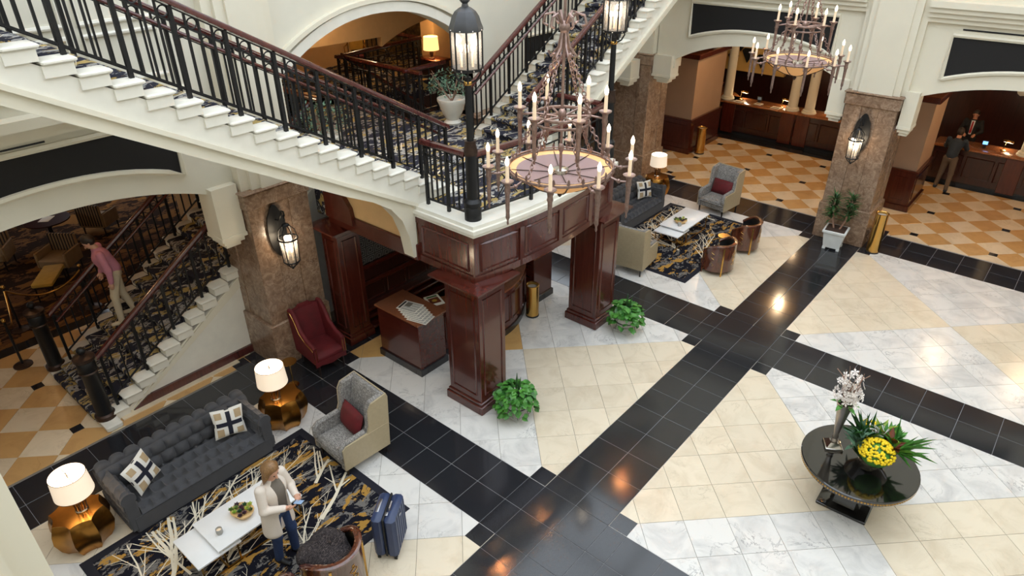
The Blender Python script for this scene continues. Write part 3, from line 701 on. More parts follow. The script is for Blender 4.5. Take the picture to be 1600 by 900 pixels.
# ------------------------------------------------------------------ flights of stairs
RUN, RISE = .273, .157
def flight(nm, label, xo, xi, ys, dr, z0, n, run, rise, group=None, bottom=True):
    """xo: side seen by the camera, xi: the other side; dr=+1/-1 travel along y"""
    t = thing(nm, label, 'staircase', (0, ys, z0), group=group)
    lo, hi = min(xo, xi), max(xo, xi)
    mb = MB().box(lo - .0, hi + .025, min(0, dr * run), max(0, dr * run), 0, rise - .045)
    mb.rbox(lo - .035, hi + .055, min(-dr * .035, dr * run), max(-dr * .035, dr * run), rise - .045, rise, .015)
    me = mesh(mb, 'stone_white', 38, 'tread')
    w = .2
    ca = mesh(MB().rbox(lo + w, hi - w, min(-dr * .05, dr * run), max(-dr * .05, dr * run), rise - .055, rise + .012, .02).box(lo + w, hi - w, min(-dr * .018, 0), max(-dr * .018, 0), 0, rise - .03), 'stair_carpet', 38, 'carpet')
    for i in range(n):
        ob('tread', me, t, (0, dr * run * i, rise * i)); ob('carpet', ca, t, (0, dr * run * i, rise * i))
    r = np.random.default_rng(n + int(dr * 5 + xo * 3)); mb = MB()
    for i in range(n):
        for k in range(9):
            a = lo + w + .05 + r.uniform(0, hi - lo - 2 * w - .1); b = min(hi - w - .03, max(lo + w + .03, a + r.normal(0, .3))); q = r.uniform(.004, .014); f0, f1 = sorted(r.uniform(-.045, run, 2))
            z = rise * (i + 1) + .0135; Y = lambda f: dr * (run * i + f)
            mb.add([(a - q, Y(f0), z), (a + q, Y(f0), z), (b + q * .5, Y(f1), z), (b - q * .5, Y(f1), z)], [(0, 1, 2, 3)])
            if k < 5:
                a = lo + w + .05 + r.uniform(0, hi - lo - 2 * w - .1); b = min(hi - w - .03, max(lo + w + .03, a + r.normal(0, .12))); q = r.uniform(.004, .012); yy = Y(-.0525)
                mb.add([(a - q, yy, rise * (i + 1) + .005), (a + q, yy, rise * (i + 1) + .005), (b + q * .6, yy, rise * (i + 1) - .045), (b - q * .6, yy, rise * (i + 1) - .045)], [(0, 1, 2, 3)])
    part('branch_pattern', mb, 'rug_branch', t, 0, kind='stuff')
    return t
def strg(t, lo, hi, n, run, rise, dr, depth):
    P = [(dr * y, z) for y, z in ((0.02, -.0), (n * run, (n - 1) * rise + .0), (n * run, (n - 1) * rise - depth), (run * 1.2, -.0 - depth * .2 + rise * .2))]
    part('stringer', MB().prism(P[:1] + [(dr * run, 0)] + P[1:], lo, hi, 'x'), 'cream', t, 0)
fl = flight('stair_flight', 'left upper stair flight rising toward the camera, white treads and patterned carpet', -3.6, -5.25, -3.93, -1, 3.245, 24, RUN, RISE, 'twin upper stair flights')
fr = flight('stair_flight', 'right upper stair flight rising away to the gallery with branch patterned carpet', -3.6, -5.25, -2.02, 1, 3.245, 24, RUN, RISE, 'twin upper stair flights')
for t, dr in ((fl, -1), (fr, 1)):
    L = 24
    # white side face under the treads then the cream moulding and soffit
    a = [(dr * 0.0, -.2), (dr * .05, .0)] + [(dr * RUN * L, RISE * L - .16), (dr * RUN * L, RISE * L - .5), (dr * RUN * 3.2, RISE * 3.2 - .5)]
    part('stringer', MB().prism([(dr * 0, -.02), (dr * L * RUN, RISE * (L - 1) + .1), (dr * L * RUN, RISE * (L - 1) - .21), (dr * 2.6 * RUN, RISE * 2.6 - .37), (dr * 2.6 * RUN, -.02)], -5.25, -3.61, 'x'), 'stone_white', t, 0)
    part('stringer_moulding', MB().prism([(dr * 3.2 * RUN, RISE * 3.2 - .33), (dr * L * RUN, RISE * L - .33), (dr * L * RUN, RISE * L - .39), (dr * 3.2 * RUN, RISE * 3.2 - .39)], -5.25, -3.56, 'x'), 'cream', t, 0)
    so = [(dr * 3.25 * RUN, RISE * 3.25 - .38), (dr * L * RUN, RISE * L - .38), (dr * L * RUN, RISE * L - .55)]
    cv = [(dr * 2.68, .995), (dr * 2.1, .665), (dr * 1.66, .435), (dr * 1.36, .225), (dr * 1.17, -.025), (dr * 1.06, -.335), (dr * 1.0, -.72), (dr * .9, -.72)]
    part('bracket_rib', MB().prism(so + cv, -3.85, -3.62, 'x'), 'cream', t, 30)
    part('soffit', MB().prism([(dr * 2.4, RISE * 2.4 / RUN - .36), (dr * L * RUN, RISE * L - .36), (dr * L * RUN, RISE * L - .55), (dr * 2.4, RISE * 2.4 / RUN - .55)], -5.25, -3.8, 'x'), 'cream', t, 0)
# lower stair beyond the left arch
LR, LRI = .265, .178
lf = flight('lower_staircase', 'lower staircase with branch carpet that the man in pink descends', -6.87, -9.1, -8.88, 1, 0, 18, LR, LRI)
strg(lf, -9.1, -6.88, 18, LR, LRI, 1, .3)
part('side_wall', MB().prism([(.15, 0), (18 * LR, 17 * LRI), (18 * LR, 0)], -7.2, -6.9, 'x'), 'stone_white', lf, 0)
part('side_moulding', MB().tube([(-6.885, .1, -.02), (-6.885, 18 * LR, 16.95 * LRI - .06)], .02, 5), 'cream', lf)
part('skirting', MB().prism([(.32, 0.02), (2.6, .02), (2.6, .17), (.6, .17)], -6.9, -6.85, 'x'), 'handrail_wood', lf, 0)
part('plinth', MB().box(-6.9, -6.75, .1, 2.2, 0, .02), 'marble_pale', lf, 0)
part('starting_step', MB().rbox(-9.35, -6.62, -.2, .05, 0, .1, .02), 'stone_white', lf)
part('starting_carpet', MB().rbox(-8.85, -7.1, -.215, .05, 0.003, .112, .02), 'stair_carpet', lf)

# ------------------------------------------------------------------ railings
_bal = {}
def balm(h, r, nm='baluster'):
    k = (round(h, 3), r)
    if k not in _bal: _bal[k] = mesh(MB().box(-r, r, -r, r, 0, h), 'iron', 0, nm)
    return _bal[k]
_ring = {}
def railing(label, p0, p1, h=.98, sp=.135, group=None, post=4, grab=None, rings=True, drop=.1, name='stair_railing', ends=True, xpanel=None, mat='iron'):
    p0 = Vector(p0); p1 = Vector(p1); d = p1 - p0; L = math.hypot(d.x, d.y); ang = math.atan2(d.y, d.x)
    t = thing(name, label, 'railing', p0, ang, group)
    sl = d.z / L
    n = max(2, round(L / sp)); s = L / n
    def bar(nm, z, w, hh, m='iron', y=0, x0=0, x1=None):
        x1 = L if x1 is None else x1
        mb = MB().add([(x, y + sy * w, z + x * sl + sz * hh) for x in (x0, x1) for sy, sz in ((-1, -1), (1, -1), (1, 1), (-1, 1))], [(3, 2, 1, 0), (4, 5, 6, 7), (0, 1, 5, 4), (1, 2, 6, 5), (2, 3, 7, 6), (3, 0, 4, 7)])
        return part(nm, mb, m, t, 0)
    # moulded handrail
    prof = [(-.045, -.03), (.045, -.03), (.05, 0), (.035, .035), (0, .045), (-.035, .035), (-.05, 0)]
    mb = MB(); k = len(prof)
    mb.add([(x, a, h + x * sl + b) for x in (-.06, L + .06) for a, b in prof], [tuple(range(k - 1, -1, -1)), tuple(range(k, 2 * k))] + [(i, (i + 1) % k, k + (i + 1) % k, k + i) for i in range(k)])
    part('handrail', mb, 'handrail_wood', t)
    bar('top_bar', h - .05, .018, .008); bar('ring_bar', h - .19, .012, .008); bar('bottom_bar', .1, .016, .012)
    if grab is not None:
        part('grab_rail', MB().tube([(0, grab, h - .16), (L, grab, h - .16 + L * sl)], .024, 8), 'handrail_wood', t)
        for q in (.1, .5, .9): part('grab_bracket', MB().tube([(L * q, 0, h - .22 + L * q * sl), (L * q, grab, h - .2 + L * q * sl)], .009, 5), 'iron', t)
    for i in range(n + 1):
        x = s * i
        if xpanel and xpanel[0] < x < xpanel[1]: continue
        if i % post == 0: ob('post', balm(h - .04 + drop, .022, 'post'), t, (x, 0, x * sl - drop + .0))
        else: ob('baluster', balm(h - .15, .011), t, (x, 0, .1 + x * sl))
        if rings and i < n and i % 2 == 0:
            if 'r' not in _ring: _ring['r'] = mesh(MB().torus((0, 0, 0), .052, .008, 14, 5, 'y'), 'iron', 60, 'ring')
            ob('ring', _ring['r'], t, (x + s / 2, 0, h - .12 + (x + s / 2) * sl))
    if xpanel:
        a, b = xpanel; c = (a + b) / 2
        mb = MB(); 
        for q in range(8):
            an = q * PI / 4; R = (b - a) / 2
            mb.tube([(c, 0, .45), (c + R * .92 * math.cos(an), 0, .45 + .33 * math.sin(an))], .011, 5)
        mb.torus((c, 0, .45), .07, .014, 14, 6, 'y')
        part('cross_ornament', mb, 'iron', t); part('rosette', MB().ell((c, 0, .45), (.035, .035, .035), 8, 6), 'bronze', t)
    return t
zf = lambda k: 3.245 + RISE * (k + 1)
def fpt(x, k, dr, ys): return (x, ys + dr * RUN * k, zf(k) - .02)
railing('outer railing of the left stair flight, nearest the camera', fpt(-3.72, .3, -1, -3.93), fpt(-3.72, 23, -1, -3.93), group='stair railings', grab=-.1)
railing('inner railing of the left stair flight against the cream wall', fpt(-5.13, .3, -1, -3.93), fpt(-5.13, 23, -1, -3.93), group='stair railings', grab=.1)
railing('outer railing of the right stair flight behind the big chandelier', fpt(-3.72, .3, 1, -2.02), fpt(-3.72, 23, 1, -2.02), group='stair railings', grab=.1)
railing('inner railing of the right stair flight beside the lamp post and cream wall', fpt(-5.13, .3, 1, -2.02), fpt(-5.13, 23, 1, -2.02), group='stair railings', grab=-.1)
railing('short landing railing left of the front lamp post', (-3.5, -4.66, LZ), (-2.72, -4.66, LZ), sp=.11, drop=.02, name='landing_railing', group='landing railings')
railing('short landing railing behind the big chandelier at far lamp post', (-3.5, -1.34, LZ), (-2.72, -1.34, LZ), sp=.11, drop=.02, name='landing_railing', group='landing railings')
bp = [bow(t, -.16) for t in (.03, .34, .66, .97)]
railing('front landing railing section beside front lamp post with crossed ornament', (*bp[0], LZ), (*bp[1], LZ), sp=.13, drop=.02, name='landing_railing', group='landing railings', xpanel=(.26, .86))
railing('middle front landing railing section behind the chandelier bowl', (*bp[1], LZ), (*bp[2], LZ), sp=.13, drop=.02, name='landing_railing', group='landing railings', xpanel=(.26, .86))
railing('far front landing railing section beside far lamp post', (*bp[2], LZ), (*bp[3], LZ), sp=.13, drop=.02, name='landing_railing', group='landing railings', xpanel=(.26, .86))
lz = lambda k: LRI * (k + 1)
railing('lower stair railing beside the white stair wall', (-7.0, -8.88 + LR * .6, lz(.4)), (-7.0, -8.88 + LR * 17.5, lz(17.3)), h=.95, sp=.15, group='lower stair railings', grab=.1)
railing('lower stair railing behind the man in pink', (-8.97, -8.88 + LR * .6, lz(.4)), (-8.97, -8.88 + LR * 17.5, lz(17.3)), h=.95, sp=.15, group='lower stair railings', grab=-.1)
def newel(x, y, label):
    t = thing('newel_post', label, 'newel post', (x, y, .1), group='black newel posts of the lower stair')
    part('shaft', MB().lathe([(.13, .1), (.12, .14), (.12, .9), (.135, .92), (.135, 1.1), (.12, 1.13)], 18), 'iron', t)
    part('base_ring', MB().lathe([(.16, 0), (.16, .07), (.135, .1)], 18), 'bronze', t)
    part('collar', MB().torus((0, 0, .93), .13, .02, 18, 6), 'bronze', t)
    part('cap', MB().lathe([(.125, 1.12), (.16, 1.15), (.16, 1.2), (.06, 1.24), (.0, 1.25)], 18), 'bronze', t)
    part('ball', MB().ell((0, 0, 1.31), (.065, .065, .065), 14, 9), 'iron', t)
newel(-6.95, -8.95, 'black newel post with ball top near the grey sofa'); newel(-9.05, -8.95, 'black newel post with ball top beside the rope stanchion')
# lamp posts on the landing
def lamp_post(x, y, label):
    t = thing('lamp_post', label, 'lamp post', (x, y, LZ), group='lantern posts on the landing')
    part('base', MB().lathe([(.125, 0), (.125, .16), (.1, .2), (.13, .22), (.13, .28), (.09, .33)], 20), 'iron', t)
    part('lower_shaft', MB().lathe([(.085, .3), (.08, .95), (.095, .97), (.095, 1.0)], 18), 'iron', t)
    part('brass_collar', MB().lathe([(.095, .98), (.1, 1.02), (.075, 1.14), (.085, 1.18)], 18), 'bronze', t)
    part('pole', MB().cyl((0, 0, 1.15), (0, 0, 2.03), .05, .045, 14), 'iron', t)
    part('top_ring', MB().lathe([(.05, 1.93), (.058, 1.94), (.058, 1.97), (.05, 1.98)], 14), 'brass', t)
    for i in range(4):
        a = PI / 4 + i * PI / 2; c, s = math.cos(a), math.sin(a)
        part('bracket', MB().tube([(c * .04, s * .04, 1.95), (c * .12, s * .12, 1.99), (c * .17, s * .17, 2.07), (c * .16, s * .16, 2.13)], .013, 6), 'iron', t)
    n = 8; R = .2; zb, zt = 2.13, 2.61
    part('lantern_floor', MB().lathe([(.05, zb - .05), (R, zb - .01), (R + .015, zb), (R + .015, zb + .03), (0, zb + .03)], n), 'iron', t, 20)
    part('dome', MB().lathe([(R + .02, zt), (R + .02, zt + .03), (R * .97, zt + .1), (R * .86, zt + .17), (R * .66, zt + .23), (R * .4, zt + .268), (.045, zt + .285), (.035, zt + .32), (.065, zt + .35), (.068, zt + .37), (0, zt + .372)], n), 'iron_grey', t, 20)
    for i in range(n):
        a = 2 * PI * i / n; part('bar', MB().cyl((R * math.cos(a), R * math.sin(a), zb), (R * math.cos(a), R * math.sin(a), zt), .012, .012, 6), 'iron', t)
        b = 2 * PI * (i + 1) / n
        part('pane', MB().add([(R * .97 * math.cos(q), R * .97 * math.sin(q), z) for z in (zb + .03, zt) for q in (a, b)], [(0, 1, 3, 2)]), 'lantern_glass', t, 0)
        for z in (zb + .01, zt + .015): part('stud', MB().ell(((R + .02) * math.cos((a + b) / 2) * .95, (R + .02) * math.sin((a + b) / 2) * .95, z), (.012, .012, .012), 6, 4), 'silver', t)
    for i in range(4):
        a = PI / 4 + i * PI / 2; x_, y_ = .075 * math.cos(a), .075 * math.sin(a)
        part('candle', MB().cyl((x_, y_, zb + .03), (x_, y_, zb + .2), .016, .016, 8), 'candle', t)
        part('bulb', MB().ell((x_, y_, zb + .26), (.024, .024, .05), 8, 6), 'bulb', t)
    plight('lantern_light', (0, 0, zb + .3), 10, (1, .86, .68), t, .08)
    return t
lamp_post(-2.6, -4.62, 'tall black lamp post with domed lantern at front landing corner')
lamp_post(-2.6, -1.14, 'tall black lamp post behind the big chandelier at far landing corner')

# ------------------------------------------------------------------ mezzanine seen through the upper arch
mz = struct('floor_mezzanine', MB().box(-16, -6.3, -4.1, -1.9, 3.0, LZ).box(-16, -9.25, -5.4, 3, 3.0, LZ).box(-7.1, -6.3, -1.9, 3, 3.0, LZ), 'stair_carpet')
C_mezzanine = struct('ceiling_mezzanine', MB().box(-16, -6.6, -5.4, 5, 5.75, 5.9), 'tan_plaster')
struct('wall_mezzanine', MB().box(-16, -6.6, -5.6, -5.4, 3.2, 5.8).box(-12.6, -12.4, -5.4, .9, 3.2, 5.8), 'tan_plaster')
struct('wall_mezzanine_stone', MB().box(-12.6, -6.6, 3.0, 3.2, 3.2, 5.8).box(-12.6, -12.4, .9, 3, 3.2, 5.8), 'stone_wall')
struct('wall_mezzanine_pier', MB().box(-10.4, -9.9, 1.7, 3.0, 3.2, 5.8), 'tan_plaster')
struct('trim_arch_inner', MB().prism([(-5.4, 4.85), (-1.1, 4.75)] + arch_pts(-1.1, 2.9, 4.55, 4.97, 20) + [(2.9, 5.75), (-5.4, 5.75)], -8.75, -8.6, 'x'), 'tan_plaster')
railing('dark mezzanine railing beyond the arch along the stairwell', (-6.75, -1.75, LZ), (-9.1, -1.75, LZ), sp=.2, drop=0, name='mezzanine_railing', group='mezzanine railings', rings=False)
railing('dark mezzanine railing across the stairwell end behind planter', (-9.3, -1.8, LZ), (-9.5, .8, LZ), sp=.2, drop=0, name='mezzanine_railing', group='mezzanine railings', xpanel=(1.0, 1.8))
railing('dark mezzanine railing behind the gilt chair with crossed ornament', (-12.0, .85, LZ), (-9.6, .85, LZ), sp=.2, drop=0, name='mezzanine_railing', group='mezzanine railings', xpanel=(.8, 1.6))
railing('short dark mezzanine railing behind the shrub urn', (-7.08, -1.8, LZ), (-7.08, -.75, LZ), sp=.2, drop=0, name='mezzanine_railing', group='mezzanine railings', rings=False)
railing('sloping dark railing of the far lower stair beyond the arch', (-9.0, -1.85, LZ + .05), (-9.0, 2.2, .6), sp=.2, drop=0, name='mezzanine_railing', group='mezzanine railings', rings=False)
railing('dark mezzanine railing at left beyond the arch', (-6.75, -4.2, LZ), (-9.1, -4.2, LZ), sp=.2, drop=0, name='mezzanine_railing', group='mezzanine railings', rings=False)
def urn_plant(x, y, z, label, kind='bonsai'):
    t = thing('potted_shrub', label, 'plant', (x, y, z))
    part('urn', MB().lathe([(.16, 0), (.18, .04), (.12, .09), (.2, .22), (.27, .42), (.3, .48), (.3, .52), (.26, .53), (.25, .46), (0, .45)], 20), 'stone_white', t)
    mb = MB(); 
    for i in range(9):
        a = rng.uniform(0, 6.28); r = rng.uniform(.1, .42); mb.tube([(0, 0, .45), (r * .4 * math.cos(a), r * .4 * math.sin(a), .65), (r * math.cos(a), r * math.sin(a), rng.uniform(.75, 1.1))], [.012, .01, .004], 5)
    part('stems', mb, 'twig', t)
    mb = MB()
    for i in range(420):
        a = rng.uniform(0, 6.28); r = .45 * math.sqrt(rng.uniform(0, 1)); zz = .62 + rng.uniform(0, .5) * (1 - (r / .5) ** 2 * .6)
        q = Matrix.Translation((r * math.cos(a), r * math.sin(a), zz)) @ Matrix.Rotation(rng.uniform(0, 6.28), 4, 'Z') @ Matrix.Rotation(rng.uniform(-.9, .6), 4, 'Y')
        mb.add([tuple(q @ Vector(v)) for v in ((0, 0, 0), (.035, .014, .006), (.08, 0, 0), (.035, -.014, .006))], [(0, 1, 2, 3)])
    part('foliage', mb, 'leaf_grey', t, 0, kind='stuff')
urn_plant(-6.15, -1.45, LZ, 'feathery grey green shrub in pale stone urn at landing back'); urn_plant(-6.15, -4.55, LZ, 'green shrub seen through the left stair balusters')
# ------------------------------------------------------------------ rugs
def rug(x0, x1, y0, y1, label, seed):
    t = thing('area_rug', label, 'rug', ((x0 + x1) / 2, (y0 + y1) / 2, 0)); w, d = (x1 - x0) / 2, (y1 - y0) / 2
    part('border', MB().rbox(-w, w, -d, d, 0, .012, .004), 'rug_border', t)
    part('field', MB().box(-w + .12, w - .12, -d + .12, d - .12, .01, .0135), 'rug_pattern', t, 0)
    r = np.random.default_rng(seed); mb = MB()
    def seg(p, q, a, b, z):
        dx, dy = q[0] - p[0], q[1] - p[1]; L = math.hypot(dx, dy) + 1e-6; nx, ny = -dy / L, dx / L
        if not all(abs(k[0]) < w - .13 and abs(k[1]) < d - .13 for k in (p, q)): return
        mb.add([(p[0] + nx * a, p[1] + ny * a, z), (p[0] - nx * a, p[1] - ny * a, z), (q[0] - nx * b, q[1] - ny * b, z), (q[0] + nx * b, q[1] + ny * b, z)], [(0, 1, 2, 3)])
    def grow(p, an, wd, ln, dep, z):
        k = int(ln / .1)
        for i in range(k):
            an += r.normal(0, .05); q = (p[0] + .1 * math.cos(an), p[1] + .1 * math.sin(an)); w2 = wd * .93
            seg(p, q, wd, w2, z); p, wd = q, w2
            if dep < 3 and r.uniform() < .36: grow(p, an + r.choice([-1, 1]) * r.uniform(.3, .7), wd * .6, ln * .5 * r.uniform(.6, 1.2), dep + 1, z + .0003)
            if wd < .0025: break
    for i in range(14):
        grow((r.uniform(-w * .5, w * .9), r.uniform(-d * .95, d * .9)), r.uniform(1.9, 3.3), r.uniform(.016, .034), r.uniform(1.0, 2.0), 0, .0142 + i * .0001)
    part('branch_pattern', mb, 'rug_branch', t, 0, kind='stuff')
    return t
rug(-4.34, -1.75, -10.4, -7.0, 'navy rug with gold patches and pale branches under the woman', 3)
rug(-4.3, -1.85, 1.2, 4.95, 'navy rug with pale branches in the far lounge group', 11)

# ------------------------------------------------------------------ tufted sofas
def tuft(path, L, nu, nv, amp, y0, cell=8):
    """sweep a 2D path (x,z list) along y with tufted bumps along its normal"""
    P = np.array(path); sg = np.r_[0, np.cumsum(np.hypot(*np.diff(P, axis=0).T))]; tot = sg[-1]
    nn = nu * cell + 1; mm = nv * cell + 1
    s = np.linspace(0, tot, mm); X = np.interp(s, sg, P[:, 0]); Z = np.interp(s, sg, P[:, 1])
    tx = np.gradient(X); tz = np.gradient(Z); l = np.hypot(tx, tz) + 1e-9; nx, nz = -tz / l, tx / l
    def fn(u, v):
        j = int(round(v * (mm - 1))); a = u * nu; b = v * nv; row = int(min(b, nv - 1e-6)); aa = a + .5 * (row % 2)
        h = amp * (abs(math.sin(PI * aa)) * abs(math.sin(PI * b))) ** .6
        return (X[j] + nx[j] * h, y0 + L * u, Z[j] + nz[j] * h)
    return MB().grid(fn, nn, mm)
def sofa(cy, label, cx=-4.65, rz=0):
    t = thing('tufted_sofa', label, 'sofa', (cx, cy, 0), rz); W = 1.1
    part('base', MB().rbox(-.4, .43, -W + .06, W - .06, .015, .3, .02), 'velvet_grey', t)
    part('seat', tuft([(-.3, .36), (-.2, .4), (.36, .4), (.42, .37), (.44, .3)][::-1], 2 * W - .36, 11, 4, .065, -W + .18), 'velvet_grey', t, 60)
    pb = [(-.2, .36), (-.23, .6), (-.25, .7), (-.3, .76), (-.37, .76), (-.42, .7), (-.44, .6), (-.45, .3)]
    part('backrest', tuft(pb[::-1], 2 * W, 11, 5, .06, -W), 'velvet_grey', t, 60)
    part('back_core', MB().box(-.44, -.24, -W + .03, W - .03, .06, .68), 'velvet_grey', t)
    for s in (-1, 1):
        pa = [(0, .4), (.01, .58), (.03, .68), (.08, .73), (.14, .72), (.19, .66), (.2, .5), (.2, .12)]
        m = tuft(pa[::-1], .82, 5, 6, .035, -.4).xf(Matrix.Rotation(PI / 2 * s, 4, 'Z'))
        # x of path -> outwards in y
        m2 = tuft(pa[::-1] if s > 0 else pa[::-1], .84, 5, 6, .035, 0)
        m2.v = [(-.42 + y, s * (W - .2 + x), z) for x, y, z in m2.v]
        if s > 0: m2.f = [f[::-1] for f in m2.f]
        part('arm', m2, 'velvet_grey', t, 60)
        part('arm_core', MB().rbox(-.42, .4, min(s * (W - .18), s * (W - .02)), max(s * (W - .18), s * (W - .02)), .06, .64, .02), 'velvet_grey', t)
        part('arm_front', MB().cyl((.395, s * (W - .09), .63), (.43, s * (W - .09), .63), .1, .1, 16).rbox(.395, .425, min(s * (W - .17), s * (W - .01)), max(s * (W - .17), s * (W - .01)), .08, .64, .01), 'velvet_grey', t)
    for sx in (-.36, .36):
        for sy in (-W + .12, W - .12): part('foot', MB().cyl((sx, sy, 0), (sx, sy, .07), .025, .03, 10), 'leg_dark', t)
    return t
s1 = sofa(-8.63, 'charcoal tufted velvet sofa nearest the camera beside the woman')
s2_ = sofa(3.35, 'charcoal tufted velvet sofa in the far lounge group')
def cushion(label, x, y, z, rz, tilt, roll, group=None, w=.23, mats=True):
    t = tag(ob('throw_cushion', None, None, (x, y, z)), label, 'cushion', group)
    t.rotation_euler = (roll, tilt, rz)
    def pil(u, v, s, th=.075):
        a, b = 2 * u - 1, 2 * v - 1; k = 1 - .1 * (1 - abs(a)) * abs(b) ** 3 - .0; k2 = 1 - .1 * (1 - abs(b)) * abs(a) ** 3
        return (s * th * ((1 - abs(a) ** 2.6) * (1 - abs(b) ** 2.6)) ** .45, a * w * k2, b * w * k)
    for s in (1, -1):
        m = MB().grid(lambda u, v: pil(u, v, s), 17, 17)
        if s < 0: m.f = [f[::-1] for f in m.f]
        part('cover_front' if s > 0 else 'cover_back', m, 'cushion_white', t, 60)
        for nm, uu, vv, mt in (('band', (.43, .57), (0, 1), 'cushion_navy'), ('band', (0, 1), (.43, .57), 'cushion_navy'), ('patch', (.08, .3), (.08, .36), 'cushion_tan'), ('patch', (.7, .92), (.64, .92), 'cushion_tan'), ('patch', (.08, .3), (.7, .92), 'cushion_tan'), ('patch', (.7, .92), (.08, .3), 'cushion_tan')):
            def fn(u, v):
                p = pil(uu[0] + (uu[1] - uu[0]) * u, vv[0] + (vv[1] - vv[0]) * v, s); return (p[0] + s * .0025 * (1 if nm == 'patch' else 1.6), p[1], p[2])
            m = MB().grid(fn, 12, 12)
            if s < 0: m.f = [f[::-1] for f in m.f]
            part(nm, m, mt, t, 60)
    return t
cushion('striped cushion with navy cross at left end of near grey sofa', -4.6, -9.3, .64, .5, -.35, .1)
cushion('striped cushion with navy cross at right end of near grey sofa', -4.62, -7.98, .64, -.25, -.3, -.08)
cushion('striped cushion with navy cross on the far grey sofa', -4.6, 3.95, .64, -.35, -.3, -.05)

# ------------------------------------------------------------------ wingback chairs (face -y in local)
def wing(label, x, y, rz):
    t = thing('wingback_chair', label, 'armchair', (x, y, 0), rz, 'grey tweed wingback chairs')
    W = .4
    part('seat_base', MB().rbox(-W + .06, W - .06, -.4, .3, .17, .33, .02), 'tweed', t)
    def seat(u, v):
        a, b = 2 * u - 1, v; return (a * (W - .07) * (1 + .1 * (b < .12)), -.44 + .66 * b, .33 + .13 * (1 - abs(a) ** 6) ** .5 * (1 - abs(2 * b - 1) ** 6) ** .5)
    part('seat_cushion', MB().grid(seat, 15, 15).rbox(-W + .08, W - .08, -.43, .21, .32, .4, .03), 'tweed', t, 50)
    bk = [(.16, .33), (.3, 1.1), (.34, 1.14), (.4, 1.12), (.42, 1.06), (.36, .17), (.18, .17)]
    part('backrest', MB().prism(bk, -W + .06, W - .06, 'x'), 'tweed', t, 40)
    part('back_shell', MB().prism([(.425, 1.06), (.4, 1.13), (.415, 1.14), (.44, 1.07), (.385, .17), (.365, .17)], -W, W, 'x'), 'leather_tan', t, 40)
    side = [(-.42, .17), (-.42, .56), (-.36, .6), (.02, .62), (.06, .72), (.08, 1.0), (.14, 1.1), (.4, 1.14), (.43, 1.06), (.39, .6), (.385, .17)]
    for s in (-1, 1):
        a, b = sorted((s * (W - .1), s * (W - .02)))
        part('wing_arm', MB().prism(side, a, b, 'x'), 'tweed', t, 30)
        a, b = sorted((s * (W - .02), s * (W + .004)))
        part('side_shell', MB().prism([(p[0] * 1.0, p[1] * (1.0 if p[1] < .3 else .995)) for p in side], a, b, 'x'), 'leather_tan', t, 30)
        part('arm_roll', MB().tube([(s * (W - .06), -.42, .4), (s * (W - .06), -.425, .56), (s * (W - .06), -.36, .605), (s * (W - .06), 0, .625)], .045, 8), 'tweed', t, 60)
        part('seam', MB().tube([(s * (W + .004), -.36, .6), (s * (W + .004), .39, .6)], .006, 5), 'leather_tan', t)
    for sx in (-W + .06, W - .06):
        for sy in (-.36, .34): part('leg', MB().cyl((sx, sy, 0), (sx, sy, .18), .016, .026, 8), 'leg_dark', t)
    return t
def pillow(label, x, y, z, rz, rx=-.3):
    m = MB()
    for s in (1, -1):
        g = MB().grid(lambda u, v: ((2 * u - 1) * .28 * (1 - .06 * (1 - abs(2 * u - 1)) ), s * .09 * ((1 - abs(2 * u - 1) ** 2.6) * (1 - abs(2 * v - 1) ** 2.6)) ** .45, (2 * v - 1) * .19 * (1 - .08 * (1 - abs(2 * v - 1)))), 15, 11)
        if s > 0: g.f = [f[::-1] for f in g.f]
        m.join(g)
    o = solo('lumbar_pillow', m, 'velvet_red', label, 'cushion', (x, y, z), 0, smooth=60); o.rotation_euler = (rx, 0, rz); return o
wing('grey wingback chair with tan shell in front of the near wooden column', -3.24, -6.78, -.06)
pillow('dark red pillow on the near wingback chair', -3.26, -6.74, .64, -.15, -.32)
wing('grey wingback chair at the checkered floor edge in far lounge', -3.1, 5.35, -.1)
pillow('dark red pillow on the wingback chair in the far lounge', -3.09, 5.4, .64, -.12, -.32)
wing('wingback chair seen from behind, tan back beside far wooden column', -3.15, 1.12, PI + .12)

